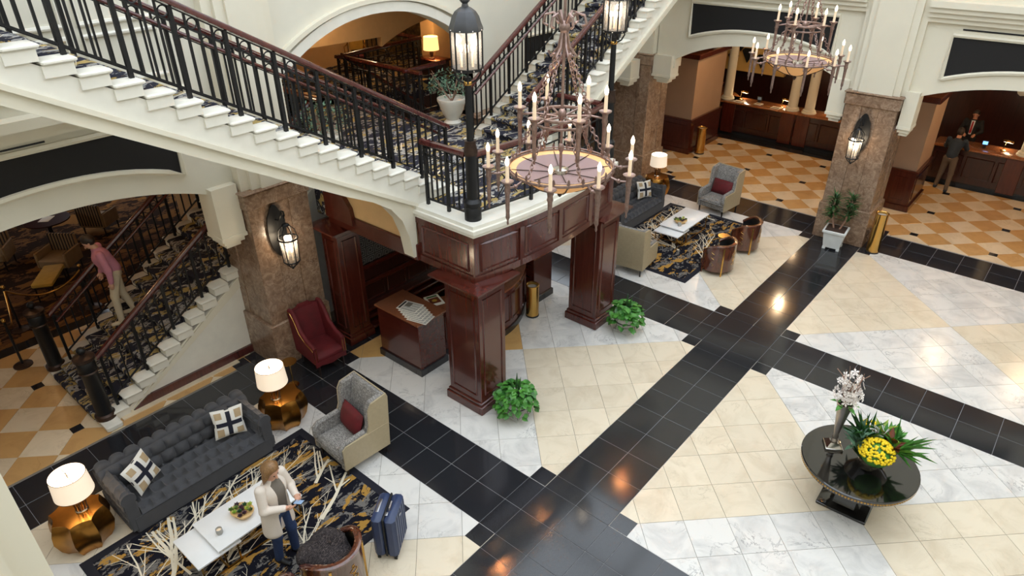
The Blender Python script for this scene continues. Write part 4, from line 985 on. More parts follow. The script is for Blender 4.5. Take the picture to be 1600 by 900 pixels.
# ------------------------------------------------------------------ barrel chairs (open toward -x)
def barrel(label, x, y, rz):
    t = thing('barrel_chair', label, 'armchair', (x, y, 0), rz, 'round backed mahogany barrel chairs'); R = .38
    A0 = 2.05
    def hh(a): q = abs(a) / A0; return .74 - .17 * max(0, (q - .55) / .45) ** 1.5
    n = 36
    def shell(r0, r1, z0, zt, m):
        def fn(u, v):
            a = -A0 + 2 * A0 * u; r = r0 if v < .5 else r1
            top = zt(a); return (r * math.cos(a), r * math.sin(a), [z0, top, top, z0][int(round(v * 3))])
        g = MB().grid(fn, n, 4); k = len(g.v); g.f += [(0, 1, 2, 3), (k - 1, k - 2, k - 3, k - 4)]; return g
    part('shell', shell(R, R - .025, .1, lambda a: hh(a) - .03, 0), 'barrel_veneer', t, 30)
    part('lining', shell(R - .026, R - .075, .2, lambda a: hh(a) - .035, 0), 'leather_black', t, 30)
    pts = [((R - .035) * math.cos(a), (R - .035) * math.sin(a), hh(a) - .015) for a in np.linspace(-A0, A0, 40)]
    mb = MB(); prof = [(-.045, -.02), (.042, -.02), (.045, .012), (.03, .022), (-.03, .022), (-.045, .012)]
    vs = []; m6 = len(prof)
    for a in np.linspace(-A0 - .02, A0 + .02, 40):
        for q, z in prof: r = R - .035 + q; vs.append((r * math.cos(a), r * math.sin(a), hh(a) - .015 + z))
    mb.add(vs, [(i * m6 + j, i * m6 + (j + 1) % m6, (i + 1) * m6 + (j + 1) % m6, (i + 1) * m6 + j) for i in range(39) for j in range(m6)] + [tuple(range(m6))[::-1], tuple(39 * m6 + j for j in range(m6))])
    part('top_rim', mb, 'barrel_veneer', t, 40)
    part('seat', MB().lathe([(R - .08, .16), (R - .075, .36), (R - .1, .41), (R - .2, .43), (0, .435)], 28), 'leather_black', t, 50)
    part('seat_rail', MB().lathe([(R - .03, .1), (R - .03, .18), (R - .06, .19)], 28), 'barrel_veneer', t, 40)
    for s in (-1, 1):
        for q in (.75, 2.0):
            a = s * q; part('leg', MB().prism([(R - .01, 0), (R + .012, 0), (R + .014, hh(a) - .05), (R - .005, hh(a) - .05)], -.016, .016, 'y').xf(Matrix.Rotation(a, 4, 'Z')), 'brass' if q < 1 else 'barrel_veneer', t)
        pts = []
        for i in range(60):
            q = i / 59; an = s * (.0 + .27 + .10 * math.sin(q * 6 * PI) * 1.0) - s * .27 * 0; z = .25 + .36 * q
            pts.append(((R + .004) * math.cos(an - s * .27 + s * .05), (R + .004) * math.sin(an - s * .27 + s * .05), z))
        part('scroll_inlay', MB().tube(pts, .004, 4), 'brass', t)
        pts = []
        for i in range(60):
            q = i / 59; an = .1 * s * math.sin(q * 6 * PI + PI) ; z = .25 + .36 * q; an += s * 1.35
            pts.append(((R + .004) * math.cos(an), (R + .004) * math.sin(an), z))
        part('scroll_inlay', MB().tube(pts, .004, 4), 'brass', t)
    return t
barrel('mahogany barrel chair with dark fur coat on it beside the suitcase', -1.56, -8.4, .12)
barrel('mahogany barrel chair cut by bottom edge of the photo', -1.6, -9.3, .0)
barrel('front mahogany barrel chair in far lounge with scroll inlay', -1.64, 2.25, -.1)
barrel('rear mahogany barrel chair in far lounge near the dracaena', -1.64, 3.62, .05)
# fur throw on the near barrel chair
prs = [('e', (-.02, .0, .52), (.26, .25, .13)), ('e', (-.18, .1, .56), (.2, .18, .13)), ('e', (-.25, -.1, .5), (.16, .2, .12)), ('e', (.1, -.08, .55), (.15, .17, .1)), ('e', (-.06, .16, .62), (.13, .1, .1))]
m = sdf_mb(prs, .016, .06); v = np.array(m.v); nz = rng.normal(0, .004, v.shape); m.v = [tuple(p) for p in (v + nz).tolist()]
solo('fur_coat', m, 'fur', 'dark brown fur coat heaped on the near barrel chair', 'coat', (-1.56, -8.4, 0), .12, smooth=80)

# ------------------------------------------------------------------ red armchair (faces +x)
t = thing('red_armchair', 'dark red velvet armchair with nailhead trim beside the marble pier', 'armchair', (-5.52, -5.7, 0), -.1)
def rs(u, v):
    a, b = 2 * u - 1, 2 * v - 1; return (.02 + .31 * a, .29 * b, .4 + .07 * ((1 - abs(a) ** 5) * (1 - abs(b) ** 5)) ** .5)
part('seat', MB().grid(rs, 15, 15).rbox(-.28, .33, -.28, .28, .3, .42, .02), 'velvet_red', t, 50)
part('backrest', MB().prism([(-.22, .42), (-.34, 1.0), (-.36, 1.08), (-.42, 1.08), (-.43, 1.02), (-.34, .3), (-.22, .3)], -.24, .24, 'y'), 'velvet_red', t, 40)
part('crest', MB().prism([(-.24, 1.05), (-.24, 1.08), (-.14, 1.1), (-.1, 1.14), (.1, 1.14), (.14, 1.1), (.24, 1.08), (.24, 1.05)], -.43, -.36, 'x'), 'velvet_red', t, 40)
sd = [(.33, .3), (.33, .6), (.28, .63), (.1, .66), (-.1, .78), (-.22, 1.0), (-.32, 1.1), (-.42, 1.09), (-.43, 1.02), (-.34, .3)]
for s in (-1, 1):
    a, b = sorted((s * .24, s * .32)); part('arm', MB().prism(sd, a, b, 'y'), 'velvet_red', t, 30)
    part('arm_padding', MB().tube([(x, s * .28, z) for x, z in sd[1:8]], .04, 8), 'velvet_red', t, 60)
    part('nailhead_trim', MB().tube([(x, s * .323, z - .02) for x, z in sd[1:8]], .006, 5), 'brass', t)
    part('nailhead_trim', MB().tube([(.335, s * .26, .32), (.335, s * .26, .58), (.335, s * .31, .58), (.335, s * .31, .32)], .005, 5), 'brass', t)
part('seat_apron', MB().prism([(-.3, .22), (-.2, .24), (0, .2), (.2, .24), (.3, .22), (.3, .33), (-.3, .33)], .3, .34, 'x'), 'velvet_red', t)
for sx, dx in ((.29, .02), (-.28, -.05)):
    for sy in (-.24, .24): part('leg', MB().cyl((sx + dx, sy, 0), (sx, sy, .3), .017, .028, 8), 'leg_dark', t)

# ------------------------------------------------------------------ gold drum tables and lamps
def drum(label, x, y, rz):
    t = thing('gold_side_table', label, 'side table', (x, y, 0), rz, 'gold faceted side tables')
    n = 8
    def rf(a, z): 
        q = (a * n / (2 * PI)) % 1; return 1 - .17 * math.sin(PI * q) ** .7
    part('body', MB().lathe([(.28, 0), (.34, .1), (.39, .27), (.375, .4), (.33, .53), (.32, .54)], 64, rf=rf), 'gold', t, 30)
    part('top', MB().lathe([(.325, .54), (.325, .548), (0, .548)], 64, rf=rf), 'gold', t, 30)
    return t
drum('gold scalloped side table at left end of the near sofa', -4.68, -10.14, .2); drum('gold scalloped side table between near sofa and wingback chair', -4.7, -7.05, .2)
drum('gold scalloped side table beside the far sofa', -4.95, 5.25, .2)
def tlamp(label, x, y, z=.548):
    t = thing('table_lamp', label, 'lamp', (x, y, z), group='table lamps with white drum shades')
    part('base', MB().lathe([(.075, 0), (.08, .015), (.07, .03), (0, .03)], 20), 'silver', t)
    for i in range(16):
        a = 2 * PI * i / 16; r0, r1 = .055 + .01 * (i % 2), .1 - .02 * (i % 3)
        part('reed', MB().cyl((r0 * math.cos(a), r0 * math.sin(a), .02), (r1 * math.cos(a + .25), r1 * math.sin(a + .25), .33 - .02 * (i % 3)), .009, .007, 6), 'bronze' if i % 2 else 'gold', t)
    part('stem', MB().cyl((0, 0, .02), (0, 0, .58), .008, .008, 8), 'brass', t)
    n = 40; b, h = .31, .31
    g = MB().grid(lambda u, v: ((.235 - .02 * v) * math.cos(2 * PI * u), (.235 - .02 * v) * math.sin(2 * PI * u), b + h * v), n, 3, True)
    sh = part('shade', g, 'shade_glow', t, 60)
    g = MB().grid(lambda u, v: ((.231 - .02 * v) * math.cos(-2 * PI * u), (.231 - .02 * v) * math.sin(-2 * PI * u), b + h * v), n, 3, True)
    ob('shade_lining', mesh(g, 'shade_inner', 60), sh)
    ob('shade_ring', mesh(MB().torus((0, 0, b + h), .215, .004, 40, 5).torus((0, 0, b), .235, .004, 40, 5), 'bronze', 60), sh)
    ob('diffuser', mesh(MB().lathe([(.208, b + h - .05), (0, b + h - .05)], 32), 'shade_inner', 0), sh)
    ob('spider', mesh(MB().cyl((-.213, 0, b + h - .015), (.213, 0, b + h - .015), .004, .004, 5).cyl((0, -.213, b + h - .015), (0, .213, b + h - .015), .004, .004, 5), 'bronze', 0), sh)
    part('finial', MB().cyl((0, 0, b + h - .06), (.0, 0, b + h + .02), .008, .004, 6).cyl((0, 0, b + h - .0), (.02, 0, b + h + .03), .006, .003, 5).cyl((0, 0, b + h), (-.02, 0, b + h + .03), .006, .003, 5), 'bronze', t)
    plight('lamp_glow', (0, 0, .25), 5, (1, .78, .5), t, .1)
    plight('lamp_glow_up', (0, 0, .75), 5, (1, .8, .55), t, .1)
tlamp('lit table lamp with white drum shade at lower left corner', -4.64, -10.08); tlamp('lit table lamp with white drum shade near the red armchair', -4.67, -7.15); tlamp('lit table lamp with white drum shade in the far lounge', -4.95, 5.25)

# ------------------------------------------------------------------ coffee tables
def coffee(label, y0, y1, dirn):
    t = thing('coffee_table', label, 'coffee table', (-3.08, (y0 + y1) / 2, 0), group='white two-level coffee tables')
    h = (y1 - y0) / 2
    a, b = (-h + .28, h) if dirn > 0 else (-h + .28, h)
    part('upper_top', MB().rbox(-.33, .33, a, b, .4, .43, .004), 'lac_white', t)
    part('lower_top', MB().rbox(-.325, .325, -h, a + .3, .335, .365, .004), 'lac_white', t)
    for sx in (-.29, .29):
        part('gold_frame', MB().box(sx - .01, sx + .01, a + .06, b - .04, .38, .4).box(sx - .01, sx + .01, a + .06, b - .04, .02, .04).box(sx - .01, sx + .01, a + .06, a + .08, .02, .4).box(sx - .01, sx + .01, b - .06, b - .04, .02, .4), 'brass', t, 0)
        part('gold_frame', MB().box(sx - .01, sx + .01, -h + .04, a + .26, .315, .335).box(sx - .01, sx + .01, -h + .04, a + .26, .02, .035).box(sx - .01, sx + .01, -h + .04, -h + .06, .02, .33).box(sx - .01, sx + .01, a + .24, a + .26, .02, .33), 'brass', t, 0)
    part('cross_bar', MB().box(-.29, .29, a + .06, a + .08, .02, .04).box(-.29, .29, b - .06, b - .04, .02, .04), 'brass', t, 0)
coffee('white coffee table with succulent bowl beside the standing woman', -9.52, -8.02, 1); coffee('white coffee table with succulent bowl in far lounge', 2.45, 4.05, 1)
def succ(label, x, y, z):
    t = thing('succulent_bowl', label, 'plant', (x, y, z), .3)
    part('bowl', MB().lathe([(.06, 0), (.1, .03), (.12, .08), (.115, .085), (0, .07)], 20, rf=lambda a, z: 1 + .35 * abs(math.cos(a))), 'ivory_bowl', t, 50)
    k = 0
    for i in range(13):
        a = i * 2.4; r = .035 * math.sqrt(i); cx, cy = r * 1.25 * math.cos(a), r * .95 * math.sin(a); mb = MB()
        for ring, (nn, rr, el) in enumerate(((6, .045, .35), (5, .032, .8), (4, .02, 1.2))):
            for q in range(nn):
                b = 2 * PI * q / nn + ring * .5; M4 = Matrix.Translation((cx, cy, .085 + .008 * (i % 3))) @ Matrix.Rotation(b, 4, 'Z') @ Matrix.Rotation(-el, 4, 'Y')
                mb.add([tuple(M4 @ Vector(p)) for p in ((0, 0, 0), (rr * .6, .014, .006), (rr, 0, .012), (rr * .6, -.014, .006), (rr * .55, 0, -.008))], [(0, 1, 2, 3), (0, 4, 1), (1, 4, 2), (2, 4, 3), (3, 4, 0)])
        part('rosette', mb, ('succulent', 'leaf_purple', 'leaf_dark', 'leaf_yellow')[i % 4 if i % 5 else 1], t, 0)
    return t
succ('succulent bowl on the near coffee table', -3.05, -8.72, .43); succ('succulent bowl on the far coffee table', -3.05, 3.1, .43)
def votive(label, x, y):
    t = thing('votive_holder', label, 'candle holder', (x, y, .43)); part('glass_cup', MB().lathe([(.035, 0), (.042, .02), (.042, .085), (.036, .085), (.036, .03), (0, .03)], 16), 'stone_grey', t, 40); part('wax', MB().lathe([(.034, .03), (.034, .06), (0, .06)], 12), 'candle', t)
votive('small grey votive holder on the near coffee table', -3.0, -9.08); votive('small pale votive holder on the far coffee table', -2.98, 2.92)
def pedestal(label, x, y, h, r):
    t = thing('drink_table', label, 'side table', (x, y, 0)); part('top', MB().lathe([(r, h - .012), (r, h), (0, h)], 24), 'brass', t); part('stem', MB().cyl((0, 0, .01), (0, 0, h - .01), .01, .01, 8), 'brass', t); part('foot', MB().lathe([(r * .75, 0), (r * .75, .01), (.012, .02)], 24), 'brass', t)
pedestal('tiny round brass drink table next to the red armchair', -5.42, -6.42, .5, .13); pedestal('small round brass drink table between far barrel chairs', -1.85, 2.97, .5, .14)

# ------------------------------------------------------------------ suitcase
t = thing('suitcase', 'navy blue hard shell suitcase standing on the beige floor', 'suitcase', (-1.47, -7.57, 0), -.98)
# local: width x .5, depth y .3
for s in (-1, 1):
    a, b = sorted((s * .012, s * .155)); part('shell_half', MB().rbox(-.245, .245, a, b, .06, .74, .035), 'suitcase_blue', t, 40)
    for i in range(6):
        xx = -.19 + .076 * i; part('rib', MB().rbox(xx - .012, xx + .012, *(sorted((s * .15, s * .163))), .12, .68, .005), 'suitcase_blue', t)
part('zip_band', MB().rbox(-.24, .24, -.014, .014, .062, .738, .03), 'rubber', t)
part('top_handle', MB().tube([(-.07, .05, .735), (-.06, .05, .765), (.06, .05, .765), (.07, .05, .735)], .011, 6), 'steel', t)
part('trolley_slot', MB().rbox(-.11, .11, -.12, -.08, .735, .746, .003), 'steel', t); part('lock', MB().rbox(.1, .16, .015, .05, .735, .75, .004), 'steel', t)
part('logo_plate', MB().rbox(-.03, .03, .158, .166, .6, .62, .002), 'steel', t)
for sx in (-.2, .2):
    for sy in (-.11, .11):
        w = part('caster', MB().cyl((sx, sy - .018, .028), (sx, sy + .018, .028), .028, .028, 14), 'rubber', t); ob('hub', mesh(MB().cyl((sx, sy - .02, .028), (sx, sy + .02, .028), .014, .014, 10), 'steel'), w)
        part('caster_fork', MB().rbox(sx - .018, sx + .018, sy - .024, sy + .024, .045, .066, .004), 'rubber', t)
# ------------------------------------------------------------------ bell desk
t = thing('bell_desk', 'curved mahogany bell desk with granite top under the stair landing', 'desk', (-4.4, -2.9, 0))
def dblock(y0, y1, nm):
    part('end_block', MB().rbox(-.53, .55, y0, y1, .13, 1.06, .008), 'mahogany_x', t)
    part('kick_plate', MB().rbox(-.56, .58, y0 - .03, y1 + .03, 0, .14, .005), 'granite', t)
    part('counter_top', MB().rbox(-.56, .585, y0 - .035, y1 + .035, 1.06, 1.1, .006), 'counter_granite', t)
dblock(-1.9, -1.28, 'l'); dblock(1.28, 1.88, 'r')
def arc(y, off=0): return .32 + off + .52 * (1 - (y / 1.28) ** 2)
ys = np.linspace(-1.25, 1.25, 20)
part('curved_front', MB().prism([(arc(y), y) for y in ys] + [(arc(y, -.06), y) for y in ys[::-1]], .12, .98, 'z'), 'mahogany', t, 30)
part('curved_kick', MB().prism([(arc(y, .02), y) for y in ys] + [(arc(y, -.05), y) for y in ys[::-1]], 0, .13, 'z'), 'granite', t, 30)
part('curved_top', MB().prism([(arc(y, .03), y) for y in ys] + [(arc(y, -.5), y) for y in ys[::-1]], .98, 1.02, 'z'), 'counter_granite', t, 30)
part('inner_shelf', MB().prism([(arc(y, -.06), y) for y in ys] + [(arc(y, -.5), y) for y in ys[::-1]], .7, .73, 'z'), 'mahogany_dark', t, 30)
for i in range(5):
    a, b = -1.15 + i * .47, -1.15 + i * .47 + .4; q = np.linspace(a, b, 5)
    part('front_panel', MB().tube([(arc(y, .004), y, .28) for y in q] + [(arc(y, .004), y, .84) for y in q[::-1]] + [(arc(a, .004), a, .28), (arc(a, .004), a + .05, .28)], .018, 4, False), 'mahogany', t, 0)
# newspapers fanned on the desk, a magazine beside them
a = N('newsprint'); v = a.co('Object'); br = a.n('ShaderNodeTexBrick'); br.inputs['Scale'].default_value = 34; br.inputs['Mortar Size'].default_value = .035
a.l(v, br.inputs['Vector']); br.inputs['Color1'].default_value = (.12, .12, .12, 1); br.inputs['Color2'].default_value = (.45, .44, .42, 1); br.inputs['Mortar'].default_value = (*lin((230, 224, 212)), 1)
M['newsprint'] = a.done(br.outputs['Color'], .9)
for i in range(6):
    tt = thing('newspaper', ['topmost newspaper of the fanned row on bell desk', 'second newspaper of the fanned row on bell desk', 'third newspaper of the fanned row on bell desk', 'fourth newspaper of the fanned row on bell desk', 'fifth newspaper of the fanned row on bell desk', 'bottom newspaper of the fanned row on bell desk'][i], 'newspaper', (-4.34 + .075 * i, -4.52 - .02 * i, 1.101 + .007 * (5 - i)), PI / 2 + .25, 'newspapers on the bell desk')
    part('sheets', MB().rbox(-.15, .15, -.2, .2, 0, .007, .001), 'paper', tt)
    part('headline', MB().box(-.12, .12, .14, .18, .0069, .0074), 'rubber', tt, 0)
    for c in range(4): part('text_column', MB().box(-.135 + .07 * c, -.135 + .07 * c + .058, -.18, .12, .0069, .0073), 'newsprint', tt, 0)
    part('photo', MB().box(-.02, .11, 0, .11, .0072, .0077), 'shirt_taupe', tt, 0)
tt = thing('magazine', 'pale magazine with picture cover on the bell desk curve', 'magazine', (-4.3, -3.98, 1.021), 1.2)
part('pages', MB().rbox(-.14, .14, -.18, .18, 0, .02, .003), 'paper', tt); part('cover_picture', MB().box(-.1, .1, -.12, .08, .0199, .0206), 'leaf_red', tt, 0); part('title_bar', MB().box(-.1, .1, .1, .15, .0199, .0206), 'leaf_dark', tt, 0); part('picture_detail', MB().ell((0, -.02, .02), (.06, .05, .002), 10, 4), 'olive_shirt', tt, 0)
# brass bins
def bin_(label, x, y, h, r):
    t = thing('brass_bin', label, 'waste bin', (x, y, 0), group='tall brass waste bins')
    part('cylinder', MB().lathe([(r, .02), (r, h - .03), (r + .008, h - .025), (r + .008, h - .004), (r - .01, h), (r - .02, h - .01), (r - .02, h - .12), (0, h - .12)], 28), 'brass', t, 40)
    part('foot_ring', MB().lathe([(r + .006, 0), (r + .006, .03), (r, .035)], 28), 'rubber', t)
    part('sand_tray', MB().lathe([(r - .021, h - .06), (0, h - .055)], 24), 'stone_grey', t)
bin_('brass waste bin at right end of the bell desk', -3.62, -1.95, .72, .13)
bin_('slanting looking tall brass bin beside the marble pier with dracaena', .83, 5.4, 1.0, .14)
bin_('brass waste bin by the taupe wall near the reception', -5.62, 9.2, .86, .15)

# ------------------------------------------------------------------ leafy planters
def leafshape(L, W, fold=.25):
    return [(0, 0, 0), (L * .25, W * .5, L * fold * .25), (L * .6, W * .42, L * fold * .3), (L, 0, 0), (L * .6, -W * .42, L * fold * .3), (L * .25, -W * .5, L * fold * .25), (L * .5, 0, 0)], [(0, 6, 1), (1, 6, 2), (2, 6, 3), (3, 6, 4), (4, 6, 5), (5, 6, 0)]
def pothos(label, x, y, blades):
    t = thing('leafy_planter', label, 'plant', (x, y, 0), group='leafy planters by the wooden columns')
    part('square_base', MB().rbox(-.17, .17, -.17, .17, 0, .05, .008).rbox(-.14, .14, -.14, .14, .05, .09, .008), 'stone_grey', t)
    part('urn', MB().lathe([(.09, .08), (.1, .1), (.16, .14), (.2, .22), (.215, .3), (.22, .31), (.22, .34), (.2, .35), (.19, .32), (0, .31)], 28, rf=lambda a, z: 1 + .018 * math.cos(18 * a) * (z < .3)), 'stone_grey', t, 40)
    part('band', MB().torus((0, 0, .23), .205, .012, 28, 6), 'iron_grey', t)
    v, f = leafshape(.12, .1); mb = MB(); r = np.random.default_rng(int(abs(x * 100 + y * 10)))
    for i in range(330):
        an = r.uniform(0, 2 * PI); el = r.uniform(0, 1) ** .7; rr = .06 + .26 * el; z = .36 + .26 * math.cos(el * 1.35) * r.uniform(.45, 1.0) - (.25 * (el > .85) * r.uniform(0, 1))
        q = Matrix.Translation((rr * math.cos(an), rr * math.sin(an), z)) @ Matrix.Rotation(an + r.normal(0, .7), 4, 'Z') @ Matrix.Rotation(r.uniform(-.2, .75) + el * .35, 4, 'Y') @ Matrix.Rotation(r.normal(0, .35), 4, 'X') @ Matrix.Scale(r.uniform(.65, 1.15), 4)
        mb.add([tuple(q @ Vector(p)) for p in v], f)
    part('foliage', mb, 'leaf_green', t, 60, kind='stuff')
    mb = MB()
    for i in range(6):
        an = r.uniform(0, 6.28); R = r.uniform(.2, .28); mb.tube([(.15 * math.cos(an), .15 * math.sin(an), .38), (R * 1.1 * math.cos(an), R * 1.1 * math.sin(an), .36), (R * 1.3 * math.cos(an), R * 1.3 * math.sin(an), .16)], .004, 4)
    part('vine', mb, 'leaf_dark', t)
    for i in range(blades):
        an = i * 2.1; part('blade_leaf', MB().tube([(.03 * math.cos(an), .03 * math.sin(an), .34), (.06 * math.cos(an), .06 * math.sin(an), .6), (.1 * math.cos(an), .1 * math.sin(an), .82 - .04 * (i % 3))], [.02, .022, .002], 4), 'leaf_dark', t)
pothos('leafy pothos planter at foot of the near wooden column', -1.9, -4.5, 5); pothos('leafy pothos planter at foot of the far wooden column', -1.88, -1.2, 2)
# dracaena in a square white pot
t = thing('potted_dracaena', 'dracaena in square white pot before the right marble pier', 'plant', (.02, 5.04, 0), .1); t.scale = (1.2, 1.2, 1.2)
def frus(x0, x1, z0, z1): return MB().add([(s * a, u * a, z) for a, z in ((x0, z0), (x1, z1)) for s, u in ((-1, -1), (1, -1), (1, 1), (-1, 1))], [(3, 2, 1, 0), (4, 5, 6, 7)] + [(i, (i + 1) % 4, 4 + (i + 1) % 4, 4 + i) for i in range(4)])
part('pot', frus(.15, .195, .04, .38).join(MB().rbox(-.215, .215, -.215, .215, .36, .41, .006)), 'pot_white', t)
for sx in (-.13, .13):
    for sy in (-.13, .13): part('foot', MB().rbox(sx - .03, sx + .03, sy - .03, sy + .03, 0, .05, .004), 'pot_white', t)
part('soil', MB().box(-.18, .18, -.18, .18, .405, .415), 'soil', t)
for cx, h in ((-.13, 1.0), (.13, 1.05)):
    part('cane', MB().tube([(cx * .4, 0, .4), (cx * .9, .02, .6), (cx * 1.2, .03, h)], .018, 6), 'twig', t)
    mb = MB(); r = np.random.default_rng(int(50 + cx * 100))
    for i in range(150):
        z = .55 + (h - .5) * r.uniform(0, 1) ** .8; an = r.uniform(0, 6.28); L = r.uniform(.16, .26); el = r.uniform(-.2, 1.0)
        q = Matrix.Translation((cx * 1.15, .03, z)) @ Matrix.Rotation(an, 4, 'Z') @ Matrix.Rotation(-el, 4, 'Y')
        mb.add([tuple(q @ Vector(p)) for p in ((0, 0, 0), (L * .4, .016, .02), (L, 0, -.02), (L * .4, -.016, .02))], [(0, 1, 2, 3)])
    part('foliage', mb, 'leaf_dark', t, 0, kind='stuff')

# ------------------------------------------------------------------ round centre table with flowers
t = thing('round_centre_table', 'round black lacquer table with gold beaded rim holding flowers', 'table', (2.88, -2.9, 0), .03)
part('base_plate', MB().rbox(-.33, .33, -.33, .33, 0, .06, .012), 'black_lacquer', t)
for k in range(4):
    part('flared_leg', MB().prism([(.1, .06), (.2, .06), (.14, .2), (.15, .35), (.24, .52), (.36, .62), (.1, .62)], -.14, .14, 'y').xf(Matrix.Rotation(k * PI / 2, 4, 'Z')), 'black_lacquer', t, 40)
part('lower_tier', MB().lathe([(.3, .5), (.5, .53), (.64, .59), (.68, .62), (.66, .64), (0, .64)], 48), 'black_lacquer', t, 40)
part('apron', MB().lathe([(.66, .63), (.7, .64), (.7, .72), (.6, .725)], 56), 'black_lacquer', t, 40)
part('top', MB().lathe([(.72, .72), (.745, .73), (.745, .75), (.735, .76), (0, .76)], 64), 'black_lacquer', t, 30)
mb = MB()
for i in range(120): a = 2 * PI * i / 120; mb.ell((.728 * math.cos(a), .728 * math.sin(a), .704), (.018, .018, .018), 6, 4)
part('gold_beading', mb, 'bead_gold', t, 60, kind='stuff')
v = thing('orchid_vase', 'tall silver trumpet vase with white orchids on round table', 'vase', (2.5, -2.84, .76), .5)
part('square_foot', MB().rbox(-.1, .1, -.1, .1, 0, .03, .004).add([(s * q, u * q, z) for q, z in ((.09, .03), (.045, .08)) for s, u in ((-1, -1), (1, -1), (1, 1), (-1, 1))], [(0, 1, 5, 4), (1, 2, 6, 5), (2, 3, 7, 6), (3, 0, 4, 7), (4, 5, 6, 7)]), 'silver', v)
part('body', MB().lathe([(.03, .07), (.045, .1), (.03, .13), (.04, .16), (.028, .19), (.042, .3), (.068, .52), (.092, .66), (.098, .67), (.082, .665), (.055, .5), (0, .48)], 24), 'pewter', v, 40)
r = np.random.default_rng(5)
for i in range(3):
    a = i * 2.1 + .3; pts = [(0, 0, .6), (.05 * math.cos(a), .05 * math.sin(a), .8), (.12 * math.cos(a), .12 * math.sin(a), 1.0), (.2 * math.cos(a), .2 * math.sin(a), 1.05)]
    part('stem', MB().tube(pts, .005, 5), 'twig', v)
mb = MB()
for i in range(14): a = r.uniform(0, 6.28); mb.tube([(0, 0, .64), (.08 * math.cos(a), .08 * math.sin(a), .85), (.1 * math.cos(a + .5), .1 * math.sin(a + .5), r.uniform(.95, 1.15))], .003, 4)
part('twigs', mb, 'twig', v)
for i in range(64):
    a = r.uniform(0, 6.28); z = r.uniform(.7, 1.04); rr = .03 + .12 * r.uniform(.1, 1); q = Matrix.Translation((rr * math.cos(a), rr * math.sin(a), z)) @ Matrix.Rotation(a, 4, 'Z') @ Matrix.Rotation(r.uniform(-.6, .8), 4, 'Y')
    mb = MB()
    for k in range(5):
        b = 2 * PI * k / 5; c, s = math.cos(b), math.sin(b); L = .05
        mb.add([tuple(q @ Vector(p)) for p in ((0, 0, 0), (.012, L * .6 * c - .014 * s, L * .6 * s + .014 * c), (.004, L * c, L * s), (.012, L * .6 * c + .014 * s, L * .6 * s - .014 * c))], [(0, 1, 2, 3)])
    part('blossom', mb, 'white_petal', v, 0)
for i in range(5):
    a = i * 1.3; V_, F_ = leafshape(.13, .06); q = Matrix.Translation((.05 * math.cos(a), .05 * math.sin(a), .66)) @ Matrix.Rotation(a, 4, 'Z') @ Matrix.Rotation(.3, 4, 'Y'); part('leaf', MB().add([tuple(q @ Vector(p)) for p in V_], F_), 'leaf_green', v, 60)
b = thing('flower_bowl', 'silver bowl of yellow chrysanthemums and ferns on round table', 'flowers', (2.98, -2.82, .76)); b.scale = (1.3, 1.3, 1.3); v.scale = (1.15, 1.15, 1.15)
part('bowl', MB().lathe([(.1, 0), (.11, .02), (.06, .04), (.14, .08), (.2, .16), (.21, .165), (.18, .16), (0, .12)], 32), 'silver', b, 40)
part('moss', MB().ell((0, 0, .17), (.18, .18, .06), 14, 6), 'leaf_dark', b)
mb = MB(); r = np.random.default_rng(9)
for i in range(260):
    u = r.uniform(0, 6.28); el = math.acos(r.uniform(.1, 1)); d = (math.sin(el) * math.cos(u), math.sin(el) * math.sin(u), math.cos(el)); c = (.05 + .17 * d[0], -.1 + .17 * d[1], .2 + .15 * d[2])
    mb.ell(c, (.016, .016, .014), 6, 4)
part('yellow_blooms', mb, 'yellow_flower', b, 60, kind='stuff')
part('bloom_mound', MB().ell((.05, -.1, .2), (.15, .15, .13), 14, 8), 'leaf_green', b)
mb = MB()
for i in range(14): u = r.uniform(0, 6.28); mb.ell((-.12 + .05 * math.cos(u), .14 + .05 * math.sin(u), .34 + .02 * r.uniform()), (.02, .02, .016), 7, 4)
part('yellow_blooms', mb, 'yellow_flower', b, 60, kind='stuff')
for k, (mt, cx, cy, n, L, W) in enumerate((('leaf_dark', -.12, .02, 60, .28, .03), ('leaf_green', .12, .12, 45, .22, .06), ('leaf_yellow', .02, .16, 22, .2, .06), ('leaf_red', .12, .06, 16, .2, .07), ('leaf_grey', -.14, -.06, 26, .2, .06), ('leaf_green', .2, 0, 26, .34, .025))):
    mb = MB(); V_, F_ = leafshape(L, W)
    for i in range(n):
        an = r.uniform(0, 6.28) if k not in (5,) else r.normal(0, .5); q = Matrix.Translation((cx + r.normal(0, .03), cy + r.normal(0, .03), .2 + r.uniform(0, .08))) @ Matrix.Rotation(an, 4, 'Z') @ Matrix.Rotation(-r.uniform(.05, 1.1), 4, 'Y') @ Matrix.Scale(r.uniform(.7, 1.1), 4)
        mb.add([tuple(q @ Vector(p)) for p in V_], F_)
    part('foliage', mb, mt, b, 60, kind='stuff')
mb = MB()
for i in range(12): a = r.uniform(0, 6.28); mb.tube([(0, .06, .25), (.05 * math.cos(a), .06 + .05 * math.sin(a), .36), (.1 * math.cos(a + .6), .06 + .1 * math.sin(a + .6), .38)], .004, 4)
part('curly_twigs', mb, 'stone_grey', b)

